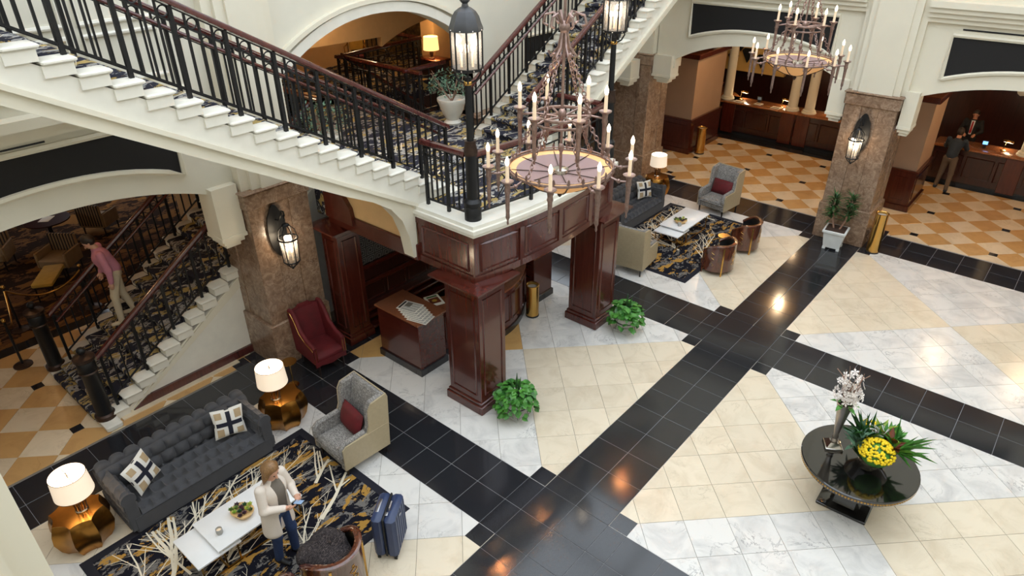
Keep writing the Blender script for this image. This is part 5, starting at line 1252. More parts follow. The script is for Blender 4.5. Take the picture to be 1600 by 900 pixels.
# ------------------------------------------------------------------ chandeliers
def chain(mb, p, q, link=.05, r=.006):
    p = Vector(p); q = Vector(q); d = q - p; n = max(2, int(d.length / (link * .8))); ax = d.normalized(); rot0 = ax.to_track_quat('X', 'Z').to_matrix()
    for i in range(n):
        c = p + d * ((i + .5) / n); rt = rot0 @ Matrix.Rotation((i % 2) * PI / 2, 3, 'X') @ Matrix.Diagonal((1.5, 1, 1)).to_3x3()
        mb.torus(c, link * .36, r, 8, 4, 'z', rt)
    return mb
CM = {}
def sleeve(R, z0, n, t, ph):
    if 'stake' not in CM:
        CM['stake'] = mesh(MB().lathe([(0, -.42), (.012, -.4), (.008, -.37), (.02, -.34), (.018, -.3), (.022, -.1), (.03, -.08), (.024, -.05), (.03, 0)], 10), 'aged_silver', 40, 'torch_stem')
        CM['cup'] = mesh(MB().lathe([(.03, -.005), (.055, .01), (.06, .022), (.05, .018), (.02, .012)], 14), 'aged_silver', 40, 'candle_cup')
        CM['candle'] = mesh(MB().cyl((0, 0, .01), (0, 0, .17), .018, .016, 10), 'candle', 40, 'candle')
        CM['bulb'] = mesh(MB().lathe([(.012, .168), (.02, .19), (.019, .215), (.006, .25), (0, .256)], 10), 'bulb', 50, 'bulb')
        CM['cresting'] = mesh(MB().prism([(-.006, -.035), (.006, -.035), (.006, 0), (.022, .01), (.012, .018), (.012, .035), (0, .055), (-.012, .035), (-.012, .018), (-.022, .01), (-.006, 0)], -.004, .004, 'y'), 'aged_silver', 0, 'cresting')
    for i in range(n):
        a = ph + 2 * PI * i / n; c = (R * math.cos(a), R * math.sin(a), z0)
        s = ob('torch_stem', CM['stake'], t, c); ob('candle_cup', CM['cup'], s); ob('candle', CM['candle'], s); ob('bulb', CM['bulb'], s)
def chandelier(label, x, y, z):
    t = thing('chandelier', label, 'chandelier', (x, y, z), group='large candle chandeliers')
    Rb = .5
    part('bowl', MB().lathe([(0, -.23), (.08, -.225), (.2, -.19), (.34, -.12), (.44, -.05), (Rb, 0)], 40, cap=False), 'bowl_glow', t, 60)
    part('bowl_inside', MB().lathe([(.43, -.012), (.3, -.03), (.12, -.045), (0, -.05)], 40, cap=False), 'bowl_top', t, 60)
    part('bowl_lip', MB().lathe([(Rb, .0), (.43, -.011), (.42, -.02)], 40, cap=False), 'bowl_glow', t, 60)
    part('lamp_cluster', MB().lathe([(.09, -.045), (.08, -.01), (0, .0)], 16), 'silver', t, 40)
    for i in range(8):
        a = 2 * PI * i / 8; c, s = math.cos(a), math.sin(a)
        part('bowl_rib', MB().tube([(r_ * c, r_ * s, z_) for r_, z_ in ((.04, -.235), (.2, -.195), (.34, -.125), (.44, -.055), (.505, 0))], .007, 5), 'bronze', t)
        part('top_rib', MB().tube([(.06 * c, .06 * s, -.04), (.48 * c, .48 * s, -.003)], .005, 4), 'bronze', t)
    part('bowl_finial', MB().lathe([(0, -.31), (.02, -.29), (.03, -.26), (.015, -.245), (.03, -.232)], 12), 'bronze', t)
    part('lower_ring', MB().torus((0, 0, .0), .51, .014, 48, 6).torus((0, 0, .03), .51, .008, 48, 5), 'aged_silver', t, 60)
    for i in range(24):
        a = 2 * PI * i / 24; ob('cresting', CM.get('cresting') or (sleeve(0, 0, 0, t, 0) or CM['cresting']), t, (.52 * math.cos(a), .52 * math.sin(a), .02), a + PI / 2)
    sleeve(.7, .03, 10, t, .2)
    for i in range(10):
        a = .2 + 2 * PI * i / 10; c, s = math.cos(a), math.sin(a); part('lower_arm', MB().tube([(.5 * c, .5 * s, .0), (.6 * c, .6 * s, -.03), (.7 * c, .7 * s, -.02)], .011, 6).ell((.6 * c, .6 * s, -.03), (.022, .022, .022), 7, 5), 'aged_silver', t)
    zu = .52
    part('upper_ring', MB().torus((0, 0, zu), .26, .016, 36, 6).torus((0, 0, zu - .07), .26, .012, 36, 6), 'aged_silver', t, 60)
    sleeve(.4, zu + .03, 6, t, .5)
    for i in range(6):
        a = .5 + 2 * PI * i / 6; c, s = math.cos(a), math.sin(a)
        part('upper_arm', MB().tube([(.05 * c, .05 * s, zu - .02), (.26 * c, .26 * s, zu), (.4 * c, .4 * s, zu - .02)], .011, 6), 'aged_silver', t)
        part('chain', chain(MB(), (.26 * c, .26 * s, zu - .08), (.48 * c, .48 * s, .03)), 'aged_silver', t, 60, kind='stuff')
        if i % 3 != 2: part('chain', chain(MB(), (.06 * c, .06 * s, 1.08), (.26 * c, .26 * s, zu + .03)), 'aged_silver', t, 60, kind='stuff')
        part('top_scroll', MB().tube([(.02 * c, .02 * s, 1.31), (.1 * c, .1 * s, 1.41), (.17 * c, .17 * s, 1.39), (.19 * c, .19 * s, 1.32), (.15 * c, .15 * s, 1.30)], .013, 6).tube([(.02 * c, .02 * s, 1.27), (.05 * c, .05 * s, 1.12), (.12 * c, .12 * s, 1.04), (.14 * c, .14 * s, 1.09)], .012, 6), 'aged_silver', t)
    part('central_rod', MB().cyl((0, 0, -.05), (0, 0, 1.6), .014, .014, 8).ell((0, 0, 1.29), (.05, .05, .06), 12, 8).ell((0, 0, zu), (.04, .04, .06), 10, 8).ell((0, 0, .2), (.03, .03, .05), 10, 6), 'aged_silver', t, 60)
    part('hanging_chain', chain(MB(), (0, 0, 1.6), (0, 0, TOPZ - z), .08, .01), 'aged_silver', t, 60)
    plight('chandelier_light', (0, 0, .9), 4, (1, .85, .65), t, .3)
chandelier('large candle chandelier hanging in front of the stair landing', 0.02, -6.08, 5.2)
chandelier('distant candle chandelier hanging before the reception arch', 0.02, 0.05, 5.2)

# ------------------------------------------------------------------ wall lanterns (face +x in local)
def sconce(label, x, y, z, rz):
    t = thing('wall_lantern', label, 'wall lamp', (x, y, z), rz, 'wall lanterns on marble piers')
    part('back_plate', MB().prism([(.17 * math.sin(q) * (1 if abs(math.cos(q)) < .75 else .8), .47 * math.cos(q)) for q in np.linspace(0, 2 * PI, 28)[:-1]], 0, .025, 'x'), 'iron', t)
    part('arm', MB().tube([(.02, 0, .2), (.12, 0, .22), (.2, 0, .32), (.25, 0, .42), (.31, 0, .43), (.33, 0, .37), (.3, 0, .34)], .014, 6), 'iron', t)
    part('hook_chain', chain(MB(), (.3, 0, .36), (.3, 0, .2), .04, .005), 'iron', t)
    c = .3; n = 6; R = .15
    part('crown', MB().lathe([(.02, .22), (.06, .2), (.07, .18), (.03, .17)], 12, (c, 0, 0)), 'iron', t)
    part('upper_band', MB().torus((c, 0, -.05), R + .01, .014, 24, 6), 'iron', t); part('lower_band', MB().torus((c, 0, -.47), R - .02, .014, 24, 6), 'iron', t)
    for i in range(n):
        a = 2 * PI * i / n; b_ = 2 * PI * (i + 1) / n; co, s = math.cos(a), math.sin(a)
        part('cage_bar', MB().tube([(c + .04 * co, .04 * s, .19), (c + .13 * co, .13 * s, .1), (c + R * co, R * s, -.05), (c + (R - .02) * co, (R - .02) * s, -.47), (c + .08 * co, .08 * s, -.55), (c, 0, -.6)], .009, 6), 'iron', t)
        part('pane', MB().add([(c + q * math.cos(w_), q * math.sin(w_), z_) for q, z_ in ((R - .03, -.47), (R - .012, -.05)) for w_ in (a, b_)], [(0, 1, 3, 2)]), 'lantern_glass', t, 0)
    for i in range(3):
        a = 2 * PI * i / 3; px, py = c + .05 * math.cos(a), .05 * math.sin(a)
        part('candle', MB().cyl((px, py, -.44), (px, py, -.3), .012, .012, 8), 'candle', t); part('bulb', MB().ell((px, py, -.25), (.02, .02, .045), 8, 6), 'bulb', t)
    part('base_finial', MB().ell((c, 0, -.6), (.025, .025, .03), 8, 6), 'iron', t)
    plight('sconce_light', (c, 0, -.15), 9, (1, .8, .55), t, .08)
sconce('black wall lantern on the left marble pier above red armchair', -5.99, -5.85, 2.62, 0)
sconce('black wall lantern on the right marble pier above the dracaena', -.06, 5.43, 2.68, -PI / 2)
# recessed downlights in the ceiling
for i, (x, y) in enumerate(((-6.0, -3.0), (-6.0, -.5), (-6.0, 1.8), (-5.0, 5.0), (-3.3, 5.0), (-1.2, 5.0), (1.2, 5.0), (3.2, 5.0), (-6.0, -7.0))):
    t = struct('unseen_downlight', MB().lathe([(.09, TOPZ - .004), (0, TOPZ - .004)], 16, (x, y, 0)), 'unseen_downlight', parent=cl); struct('trim_ring', MB().torus((x, y, TOPZ), .1, .012, 18, 5), 'lac_white', parent=t)
# ------------------------------------------------------------------ people (local: facing +x, left +y)
def person(label, x, y, z, rz, pose, cl, h=.011, nm='person', long_hair=False):
    t = thing(nm, label, 'person', (x, y, z), rz)
    J = pose
    def mir(k): return (J[k + 'L'], J[k + 'R'])
    pel, chest, neck, head = [np.array(J[k], float) for k in ('pelvis', 'chest', 'neck', 'head')]
    hd = np.array(J.get('look', (1, 0, -.2)), float); hd /= np.linalg.norm(hd); up = np.array((0, 0, 1.)); sd = np.cross(up, hd); sd /= np.linalg.norm(sd); up = np.cross(hd, sd)
    H = lambda a, b, c: tuple(head + a * hd + b * sd + c * up)
    body = [('c', tuple(pel), tuple(chest), .125, .135), ('c', tuple(chest), tuple(neck), .1, .06), ('c', tuple(neck), H(-.01, 0, -.04), .052, .05),
            ('e', H(-.012, 0, .02), (.088, .078, .105)), ('e', H(.03, 0, -.055), (.06, .055, .06)), ('c', H(.085, 0, .0), H(.108, 0, -.03), .011, .017, .012), ('c', H(.088, -.02, -.065), H(.088, .02, -.065), .008, .008, .01),
            ('e', H(-.005, .08, -.01), (.018, .012, .03), .01), ('e', H(-.005, -.08, -.01), (.018, .012, .03), .01)]
    arms = []; legs = []
    for k in 'LR':
        sh, el, wr, hp, kn, an = [np.array(J[q + k], float) for q in ('sh', 'el', 'wr', 'hip', 'kn', 'an')]
        A = [('c', tuple(sh), tuple(el), .052, .042), ('c', tuple(el), tuple(wr), .042, .028)]; arms.append(A)
        L = [('c', tuple(hp), tuple(kn), .085, .056), ('c', tuple(kn), tuple(an), .055, .038)]; legs.append(L)
        body += A + L + [('c', tuple(an), tuple(an + np.array((.0, 0, -.04))), .035, .034), ('c', tuple(an + np.array((-.03, 0, -.04))), tuple(an + np.array((.13, 0, -.055))), .034, .028)]
        d = np.array(J['hand' + k], float); d /= np.linalg.norm(d); s_ = 1 if k == 'L' else -1
        pn = np.array(J['palm' + k], float); pn -= d * (pn @ d); pn /= np.linalg.norm(pn); ac = np.cross(d, pn) * s_
        pc = wr + d * .05
        body += [('c', tuple(wr), tuple(pc + ac * .015), .026, .026, .015), ('c', tuple(wr), tuple(pc - ac * .018), .026, .024, .015)]
        for fi, (o, ln) in enumerate(((-.03, .058), (-.01, .072), (.01, .068), (.028, .052))):
            b0 = pc + ac * o + d * .025; b1 = b0 + d * ln * .5 + pn * .012; b2 = b1 + d * ln * .4 + pn * .03
            body += [('c', tuple(b0), tuple(b1), .0095, .009, .006), ('c', tuple(b1), tuple(b2), .009, .0075, .006)]
        th0 = wr + d * .02 - ac * .028; th1 = th0 + d * .03 - ac * .025 + pn * .015; th2 = th1 + d * .028 + pn * .018
        body += [('c', tuple(th0), tuple(th1), .013, .011, .01), ('c', tuple(th1), tuple(th2), .011, .009, .006)]
    part('body', sdf_mb(body, h, .02), cl['skin'], t, 80)
    # eyes
    for s in (-1, 1): part('eye', MB().ell(H(.075, s * .03, .005), (.011, .011, .009), 8, 6), 'rubber', t)
    # hair
    hr = [('e', H(-.025, 0, .035), (.093, .088, .098)), ('e', H(-.05, 0, -.01), (.07, .088, .09))]
    if long_hair:
        hx = np.array((hd[0], hd[1], 0)); hx /= np.linalg.norm(hx)
        K = lambda a, b, c: tuple(head + a * hx + b * sd + np.array((0, 0, c)))
        for q in (-1, 1): hr += [('c', K(.0, q * .075, .05), K(.005, q * .088, -.12), .032, .03), ('c', K(.005, q * .088, -.1), K(.02, q * .095, -.27), .032, .022), ('c', K(-.04, q * .07, -.05), K(-.03, q * .09, -.3), .04, .026)]
        hr += [('c', K(-.06, 0, .02), K(-.09, 0, -.26), .075, .05), ('c', K(-.06, .05, -.1), K(-.07, .06, -.29), .045, .03), ('c', K(-.06, -.05, -.1), K(-.07, -.06, -.29), .045, .03)]
    def face(P):
        q = P - head; a = q @ hd; c = q @ up; b = q @ sd
        return a - (.0 + .8 * np.maximum(c - .01, 0) + (.05 if long_hair else .0) * np.clip((np.abs(b) - .045) / .03, 0, 1) + (.0 if long_hair else .02))
    part('hair', sdf_mb(hr, .01, .03, face), cl['hair'], t, 80)
    # trousers
    g = .014
    tr = [('e', tuple(pel + np.array((0, 0, -.02))), (.125, .165, .13))]
    for L in legs: tr += [('c', L[0][1], L[0][2], .1, .068), ('c', L[1][1], tuple(np.array(L[1][2]) + np.array((0, 0, .0))), .067, .054)]
    part('trousers', sdf_mb(tr, h, .03), cl['trousers'], t, 80)
    # top
    tp = [('c', tuple(pel + np.array((.01, 0, .06))), tuple(chest), .145, .155, .04), ('e', tuple(chest + np.array((0, 0, .03))), (.12, .19, .16)), ('c', tuple(chest), tuple(neck - np.array((0, 0, .03))), .11, .07)]
    if cl.get('vest'):
        part('shirt', sdf_mb([(p[0], p[1], p[2], *(q * .93 for q in p[3:5])) if p[0] == 'c' else ('e', p[1], tuple(q * .95 for q in p[2])) for p in tp] , h, .04), cl['vest'], t, 80)
    op = []
    for A in arms: op += [('c', A[0][1], A[0][2], .068, .056), ('c', A[1][1], tuple(np.array(A[1][2]) * .9 + np.array(A[1][1]) * .1), .055, .043)]
    if cl.get('long'):
        tp2 = tp + [('c', tuple(pel + np.array((-.02, .06, .1))), tuple(pel + np.array((-.02, .09, -.3))), .13, .14, .06), ('c', tuple(pel + np.array((-.02, -.06, .1))), tuple(pel + np.array((-.02, -.09, -.3))), .13, .14, .06)]
        cz = pel[2]
        def opening(P):
            f = np.where(P[..., 2] > cz + .0, .075 - .0 * P[..., 2], .09)
            torso = np.maximum(.02 + (chest[0] - pel[0]) * 0 - (P[..., 0] - (pel[0] + (chest[0] - pel[0]) * np.clip((P[..., 2] - cz) / (chest[2] - cz), 0, 1.3))), -9)
            front = np.minimum(-( .05 - (P[..., 0] - (pel[0] + (chest[0] - pel[0]) * np.clip((P[..., 2] - cz) / (chest[2] - cz), 0, 1.3)))), f - np.abs(P[..., 1]))
            return np.maximum(front, (cz - .36) - P[..., 2])
        part('cardigan', sdf_mb(tp2, h, .045, opening), cl['top'], t, 80); part('cardigan_sleeves', sdf_mb(op, h, .03), cl['top'], t, 80)
    else:
        part('top', sdf_mb(tp + op, h, .04), cl['top'], t, 80)
    for k in 'LR':
        an = np.array(J['an' + k], float)
        sh_ = sdf_mb([('c', tuple(an + np.array((-.035, 0, -.045))), tuple(an + np.array((.15, 0, -.058))), .043, .034), ('c', tuple(an), tuple(an + np.array((0, 0, -.05))), .045, .042)], .01, .03, lambda P: np.maximum((an[2] - .09) - P[..., 2], P[..., 2] - (an[2] + .0)))
        part('shoe', sh_, cl['shoe'], t, 60)
    return t
w = dict(pelvis=(0, 0, .92), chest=(.02, 0, 1.22), neck=(.03, 0, 1.43), head=(.07, 0, 1.56), look=(1, 0, -.75),
         shL=(.01, .18, 1.36), shR=(.01, -.18, 1.36), elL=(.06, .24, 1.1), elR=(.06, -.24, 1.1), wrL=(.27, .1, 1.12), wrR=(.27, -.09, 1.1),
         hipL=(0, .09, .88), hipR=(0, -.09, .88), knL=(.06, .1, .49), knR=(.0, -.1, .48), anL=(.04, .11, .09), anR=(-.04, -.11, .09),
         handL=(.9, -.45, .1), handR=(.9, .45, .15), palmL=(0, -.5, .8), palmR=(0, .5, .8))
person('woman with blond hair in cream cardigan looking at her phone', -2.38, -8.56, 0, .3, w, dict(skin='skin', hair='hair_blond', top='cardigan', vest='shirt_taupe', trousers='jeans', shoe='shoe_black', long=True), h=.009, long_hair=True)
ph = tag(ob('smartphone', None, None, (-2.38 + .4 * math.cos(.3), -8.56 + .4 * math.sin(.3), 1.165), .3), 'pale blue smartphone held in the woman\'s hands', 'phone')
ph.rotation_euler = (0, -.35, .3)
part('case', MB().rbox(-.075, .075, -.038, .038, -.005, .005, .004), 'rubber', ph); part('display', MB().box(-.068, .068, -.033, .033, .0049, .0056), 'phone_blue', ph, 0)
m_ = dict(pelvis=(0, 0, .93), chest=(.1, 0, 1.22), neck=(.15, 0, 1.43), head=(.22, 0, 1.55), look=(1, 0, -.9),
          shL=(.11, .2, 1.36), shR=(.11, -.2, 1.36), elL=(.06, .27, 1.08), elR=(.1, -.27, 1.08), wrL=(.08, .27, .83), wrR=(.2, -.27, .84),
          hipL=(0, .09, .9), hipR=(0, -.09, .9), knL=(.1, .1, .5), knR=(-.02, -.1, .48), anL=(.12, .1, .02), anR=(-.12, -.1, .1),
          handL=(.1, 0, -1), handR=(.2, .1, -1), palmL=(0, -1, 0), palmR=(0, 1, 0))
person('man in pink sweater and tan trousers walking down the stairs', -8.35, -7.75, .89, -PI / 2 - .3, m_, dict(skin='skin', hair='hair_dark', top='sweater_pink', trousers='trouser_tan', shoe='trouser_tan'), h=.012)
g_ = dict(pelvis=(0, 0, .94), chest=(.12, 0, 1.25), neck=(.19, 0, 1.47), head=(.25, 0, 1.6), look=(1, 0, -.4),
          shL=(.14, .2, 1.4), shR=(.14, -.2, 1.4), elL=(.3, .26, 1.16), elR=(.3, -.26, 1.16), wrL=(.5, .16, 1.16), wrR=(.5, -.16, 1.16),
          hipL=(0, .09, .91), hipR=(0, -.09, .91), knL=(.05, .13, .5), knR=(-.05, -.13, .5), anL=(.02, .17, .09), anR=(-.2, -.15, .09),
          handL=(1, -.2, 0), handR=(1, .2, 0), palmL=(0, 0, -1), palmR=(0, 0, -1))
person('guest in dark jacket and brown trousers leaning at reception counter', 1.15, 10.78, 0, PI / 2 - .05, g_, dict(skin='skin_dim', hair='hair_dark', top='jacket_navy', trousers='trouser_brown', shoe='jacket_navy'), h=.014)
c_ = dict(pelvis=(0, 0, .94), chest=(.02, 0, 1.26), neck=(.03, 0, 1.48), head=(.05, 0, 1.62), look=(1, 0, -.4),
          shL=(.02, .2, 1.41), shR=(.02, -.2, 1.41), elL=(.05, .27, 1.14), elR=(.05, -.27, 1.14), wrL=(.2, .14, 1.06), wrR=(.2, -.14, 1.06),
          hipL=(0, .09, .91), hipR=(0, -.09, .91), knL=(.02, .1, .5), knR=(.02, -.1, .5), anL=(0, .1, .09), anR=(0, -.1, .09),
          handL=(1, -.3, -.2), handR=(1, .3, -.2), palmL=(0, 0, -1), palmR=(0, 0, -1))
t = person('clerk in black suit with red tie behind the reception counter', 1.15, 13.2, 0, -PI / 2, c_, dict(skin='skin_dim', hair='hair_dark', top='suit_black', trousers='suit_black', shoe='shoe_black'), h=.014)
part('shirt_front', MB().prism([(-.05, 1.46), (.05, 1.46), (.03, 1.05), (-.03, 1.05)], .155, .178, 'x'), 'shirt_white', t)
part('tie', MB().prism([(-.018, 1.44), (.018, 1.44), (.03, 1.12), (0, 1.06), (-.03, 1.12)], .17, .192, 'x'), 'tie_red', t)
# ------------------------------------------------------------------ reception
def recdesk(label, x0, x1, y, ret, pil):
    t = thing('reception_desk', label, 'reception desk', (0, y, 0))
    part('front', MB().box(x0, x1, 0, .5, .12, 1.06), 'mahogany_dark', t, 0); part('kick', MB().box(x0, x1, .04, .5, 0, .12), 'granite', t, 0)
    part('counter_top', MB().rbox(x0 - .05, x1 + .05, -.08, .75, 1.06, 1.12, .012), 'counter_wood', t)
    if ret:
        m = Matrix.Translation((x0, 0, 0)) @ Matrix.Rotation(PI - .85, 4, 'Z')
        part('front', MB().box(0, 1.9, -.5, 0, .12, 1.06).xf(m), 'mahogany_dark', t, 0); part('counter_top', MB().rbox(-.05, 1.9, -.75, .08, 1.06, 1.12, .012).xf(m), 'counter_wood', t)
    n = int((x1 - x0) / .8)
    for i in range(n):
        a = x0 + .1 + (x1 - x0 - .2) * i / n; b = x0 + .1 + (x1 - x0 - .2) * (i + 1) / n - .1
        part('front_panel', MB().tube([(a, 0, .3), (b, 0, .3), (b, 0, .88), (a, 0, .88), (a, 0, .3), (a + .1, 0, .3)], .022, 4, False), 'mahogany_dark', t, 0)
    for p in pil: part('pilaster', MB().rbox(p - .22, p + .22, -.05, .02, .05, 1.06, .01), 'mahogany', t)
recdesk('long dark wood reception desk with white columns under the middle arch', -6.2, -1.0, 11.75, True, (-5.9, -3.85, -3.35))
recdesk('dark wood reception desk under the right arch where the guest stands', .6, 6.2, 11.3, False, (2.6,))
def wcol2(label, x, y):
    t = thing('white_column', label, 'column', (x, y, 1.12), group='white columns on the reception counters')
    part('base', MB().lathe([(.23, 0), (.23, .03), (.2, .06), (.21, .08), (.17, .12)], 24), 'cream', t, 40); part('shaft', MB().cyl((0, 0, .1), (0, 0, 3.0), .155, .14, 24), 'cream', t, 40); part('capital', MB().lathe([(.14, 2.95), (.19, 3.05), (.2, 3.12)], 24), 'cream', t, 40)
wcol2('leftmost white column on the angled end of reception desk', -7.25, 13.1); wcol2('white column on the bend of reception desk', -6.15, 12.05); wcol2('left column of the white pair on reception desk', -3.85, 12.0); wcol2('right column of the white pair on reception desk', -3.3, 12.0); wcol2('white column on the right reception desk at picture edge', 2.75, 11.6)
def banker(label, x, y, rz):
    t = thing('desk_lamp', label, 'lamp', (x, y, 1.12), rz, 'brass reception desk lamps')
    part('base', MB().lathe([(.07, 0), (.07, .015), (.015, .03)], 16), 'brass', t); part('arm', MB().tube([(0, 0, .02), (0, .02, .2), (0, .1, .28), (0, .2, .24)], .009, 6), 'brass', t)
    part('shade', MB().rbox(-.14, .14, .14, .25, .2, .25, .012), 'brass', t); part('bulb', MB().rbox(-.12, .12, .16, .23, .192, .2, .003), 'bulb_soft', t)
    plight('desk_lamp_light', (0, .19, .15), 5, (1, .75, .45), t, .05)
banker('brass desk lamp beside the column at reception bend', -5.75, 12.2, -.3); banker('brass desk lamp left of the white column pair', -4.25, 12.1, -.3); banker('brass desk lamp right of the white column pair', -2.6, 12.05, -.3); banker('brass desk lamp on the right reception desk', 2.2, 11.7, -.3)
def ledger(label, x, y, w=.16):
    t = thing('paper_pad', label, 'papers', (x, y, 1.12), -.1); part('sheets', MB().rbox(-w, w, -.12, .12, 0, .012, .002), 'paper', t); part('print', MB().box(-w * .7, w * .7, -.08, .06, .0119, .0126), 'seat_stripe', t, 0)
ledger('papers on counter near reception bend', -5.65, 11.85); ledger('papers on counter left of column pair', -4.35, 11.9); ledger('papers on counter right of column pair', -2.45, 11.9); ledger('white paper under the middle card reader', -5.0, 12.0, .12); ledger('open white brochure left of the guest', .95, 11.55, .14)
def terminal(label, x, y, z=1.12, scr='screen'):
    t = thing('card_terminal', label, 'terminal', (x, y, z), .1); part('stand', MB().rbox(-.04, .04, -.03, .03, 0, .1, .005), 'rubber', t); part('housing', MB().rbox(-.08, .08, -.02, .02, .08, .22, .008), 'rubber', t); part('display', MB().box(-.06, .06, -.0225, -.02, .11, .2), scr, t, 0)
terminal('small terminal on counter near the middle reception papers', -5.05, 12.15, scr='phone_blue'); terminal('small terminal with lit blue display right of the guest', 1.75, 11.6)
t = thing('flower_arrangement', 'small dark red flowers on the left end of reception desk', 'flowers', (-6.9, 12.95, 1.12)); part('pot', MB().lathe([(.06, 0), (.09, .12), (0, .1)], 12), 'iron', t)
mb = MB(); r = np.random.default_rng(4)
for i in range(24): mb.ell((r.normal(0, .07), r.normal(0, .07), .18 + r.uniform(0, .12)), (.03, .03, .025), 6, 4)
part('blooms', mb, 'leaf_red', t, 60, kind='stuff')
# wall decor: black diamonds on the yellow wall, pale flowers on the dark wall
t = thing('wall_sculpture', 'black diamond shaped metal hangings on the yellow reception wall', 'wall decor', (-6.3, 14.1, 0))
for i, (dx, dz, s) in enumerate(((-.75, 2.55, .28), (-.2, 2.75, .32), (.35, 2.6, .3), (-.5, 3.1, .3), (.1, 3.25, .3), (.65, 3.1, .28))):
    part('diamond', MB().prism([(dx, dz - s - .5), (dx + s * .75, dz + s * .3 - .5), (dx + s * .45, dz + s * .6 - .5), (dx - s * .45, dz + s * .6 - .5), (dx - s * .75, dz + s * .3 - .5)], 0, .04, 'y'), 'iron', t, 0)
for i, (fx, fz, s) in enumerate(((1.0, 2.5, .36), (2.05, 2.55, .62))):
    t = thing('flower_relief', ['smaller pale sculpted flower on dark reception wall', 'larger pale sculpted flower on dark reception wall'][i], 'wall decor', (fx, 14.85, fz))
    for k in range(6):
        a = k * PI / 3 + .3; part('petal', MB().ell((0, 0, 0), (s * .45, .04, s * .3), 14, 6).xf(Matrix.Rotation(-a, 4, 'Y') @ Matrix.Translation((s * .55, 0, 0))), 'paper', t, 60)
    part('centre', MB().ell((0, -.04, 0), (s * .2, .04, s * .2), 12, 6), 'seat_stripe', t)
for i, (x, y) in enumerate(((-6, 13), (-4.6, 12.6), (-3, 12.6), (1.5, 12.4), (3.4, 12.2), (-4.5, 8.7), (-2, 8.8), (2.5, 8.8), (4.6, 8.8))):  # lamps added in the unseen reception ceiling to light the room
    t = struct('unseen_downlight', MB().lathe([(.08, 4.25 - .004), (0, 4.25 - .004)], 14, (x, y, 0)), 'bulb_soft', parent=C_reception); struct('trim_ring', MB().torus((x, y, 4.25), .09, .01, 16, 5), 'lac_white', parent=t)
    plight('added_fill_light', (x, y, 4.25 - .1), 9 if i < 5 else 60, (1, .76, .48), t, .08)
# ------------------------------------------------------------------ lounge behind the left arch
def tubchair(label, x, y, rz, mat='seat_stripe'):
    t = thing('striped_lounge_chair', label, 'armchair', (x, y, 0), rz, 'striped lounge chairs beyond the left arch')
    part('seat', MB().rbox(-.3, .3, -.3, .3, .25, .45, .03), mat, t); part('back_core', MB().rbox(-.34, -.26, -.32, .32, .25, .85, .02), mat, t)
    for i in range(9): part('back_stripe', MB().rbox(-.352, -.25, -.3 + i * .07, -.3 + i * .07 + .03, .3, .855, .004), 'stripe_dark', t)
    for s in (-1, 1): part('arm', MB().rbox(-.3, .28, min(s * .3, s * .36), max(s * .3, s * .36), .25, .62, .02), mat, t)
    for sx in (-.27, .27):
        for sy in (-.27, .27): part('leg', MB().cyl((sx, sy, 0), (sx, sy, .26), .016, .022, 8), 'leg_dark', t)
tubchair('striped lounge chair at left beyond the arch', -14.4, -8.3, -.6); tubchair('striped lounge chair near the stair beyond the arch', -13.0, -7.4, -.9); tubchair('striped lounge chair deepest in the dark lounge', -14.6, -5.9, 2.2)
t = thing('lounge_table', 'dark round table with white menu beyond the left arch', 'table', (-14.6, -7.0, 0)); part('top', MB().lathe([(.5, .7), (.5, .73), (0, .73)], 28), 'mahogany_dark', t); part('stem', MB().cyl((0, 0, .02), (0, 0, .7), .05, .05, 12), 'iron', t); part('foot', MB().lathe([(.3, 0), (.3, .02), (.05, .05)], 24), 'iron', t)
solo('menu_card', MB().rbox(-.12, .12, -.17, .17, 0, .01, .003), 'paper', 'white menu card on the dark lounge table', 'menu', (-14.6, -7.0, .73), .8)
t = thing('yellow_bench', 'yellow upholstered bench among the dark lounge chairs', 'bench', (-12.2, -7.9, 0), -.6); part('seat', MB().rbox(-.45, .45, -.2, .2, .36, .46, .02), 'olive_shirt', t)
for sx in (-.4, .4):
    for sy in (-.16, .16): part('leg', MB().cyl((sx, sy, 0), (sx, sy, .37), .016, .02, 8), 'leg_dark', t)
def stanchion(label, x, y):
    t = thing('rope_stanchion', label, 'stanchion', (x, y, 0), group='brass rope stanchions'); part('foot', MB().lathe([(.16, 0), (.16, .02), (.03, .05)], 20), 'bronze', t); part('pole', MB().cyl((0, 0, .03), (0, 0, .95), .022, .022, 10), 'iron', t); part('ball', MB().ell((0, 0, .98), (.04, .04, .04), 10, 7), 'brass', t)
stanchion('rope stanchion in front of the far newel post', -9.75, -9.3); stanchion('rope stanchion at left edge beyond the lounge carpet border', -11.1, -8.9); stanchion('rope stanchion farther right on the lounge carpet', -10.9, -7.6)
solo('barrier_rope', MB().tube([(-9.75 - 1.35 * q, -9.3 + .4 * q, .9 - .35 * (1 - (2 * q - 1) ** 2)) for q in np.linspace(0, 1, 12)], .02, 8), 'gold', 'golden barrier rope in front of the far newel post', 'rope')
solo('barrier_rope', MB().tube([(-11.1 + .2 * q, -8.9 + 1.3 * q, .9 - .3 * (1 - (2 * q - 1) ** 2)) for q in np.linspace(0, 1, 12)], .02, 8), 'gold', 'golden barrier rope lying over the lounge carpet', 'rope')
struct('wall_lounge_niche', MB().box(-13.6, -11.6, -4.3, -4.1, 0, 4.3), 'tan_plaster')
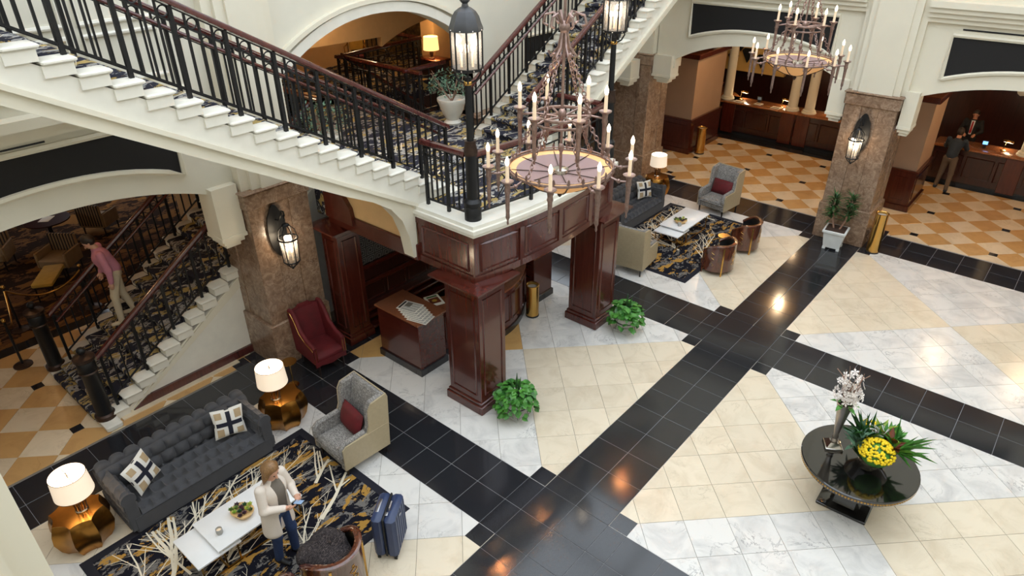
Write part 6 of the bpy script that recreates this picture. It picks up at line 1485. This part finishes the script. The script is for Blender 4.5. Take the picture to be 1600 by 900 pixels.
for i, (x, y) in enumerate(((-12.5, -6.2), (-14.5, -8), (-8.2, -8.2), (-10.5, -9.4), (-8.0, -5.2))):  # out-of-view ceiling lamps, put in only to brighten the lounge
    t = struct('unseen_downlight', MB().lathe([(.08, 4.3 - .004), (0, 4.3 - .004)], 14, (x, y, 0)), 'bulb_soft', parent=C_lounge); struct('trim_ring', MB().torus((x, y, 4.3), .09, .01, 16, 5), 'lac_white', parent=t)
    plight('added_fill_light', (x, y, 4.3 - .1), (7, 7, 14, 14, 12)[i], (1, .72, .42), t, .08)
# ------------------------------------------------------------------ mezzanine furniture
t = thing('console_table', 'dark console table under the glowing lamp beyond the upper arch', 'table', (-9.55, 1.3, 3.38)); part('top', MB().rbox(-.4, .4, -.25, .25, .37, .42, .01), 'mahogany', t); part('cabinet', MB().rbox(-.36, .36, -.22, .22, .0, .37, .01), 'mahogany_dark', t)
t = thing('console_lamp', 'glowing table lamp beyond the upper arch near stone wall', 'lamp', (-9.5, 1.2, 3.8)); part('base', MB().lathe([(.08, 0), (.09, .02), (.03, .05), (.05, .14), (.02, .24)], 16), 'bronze', t)
part('shade', MB().grid(lambda u, v: ((.2 - .02 * v) * math.cos(2 * PI * u), (.2 - .02 * v) * math.sin(2 * PI * u), .22 + .32 * v), 28, 2, True), 'shade_warm', t, 60); plight('lamp_glow', (0, 0, .62), 14, (1, .66, .32), t, .1); plight('lamp_glow_low', (0, 0, .18), 6, (1, .66, .32), t, .05)
t = thing('gilt_chair', 'gilt armchair in the shadow beyond the upper arch', 'chair', (-11.3, .2, 3.38), -.8)
part('seat', MB().rbox(-.25, .25, -.25, .25, .4, .48, .02), 'velvet_red', t)
for sx in (-.22, .22):
    for sy in (-.22, .22): part('leg', MB().cyl((sx, sy, 0), (sx, sy, .42), .018, .022, 8), 'gold', t)
part('back_frame', MB().tube([(-.24, -.22, .45), (-.28, -.22, .95), (-.28, .22, .95), (-.24, .22, .45)], .02, 6), 'gold', t); part('back_pad', MB().rbox(-.28, -.25, -.18, .18, .52, .9, .01), 'olive_shirt', t)
for s in (-1, 1): part('arm', MB().tube([(-.25, s * .22, .68), (.15, s * .24, .68), (.2, s * .23, .46)], .016, 6), 'gold', t)
for i, (x, y) in enumerate(((-8.2, -3), (-10.6, 0))):  # unseen lamps added overhead as fill for the mezzanine
    t = struct('unseen_downlight', MB().lathe([(.08, 5.75 - .004), (0, 5.75 - .004)], 14, (x, y, 0)), 'bulb_soft', parent=C_mezzanine); struct('trim_ring', MB().torus((x, y, 5.75), .09, .01, 16, 5), 'lac_white', parent=t)
    plight('added_fill_light', (x, y, 5.75 - .1), 24, (1, .74, .44), t, .08)
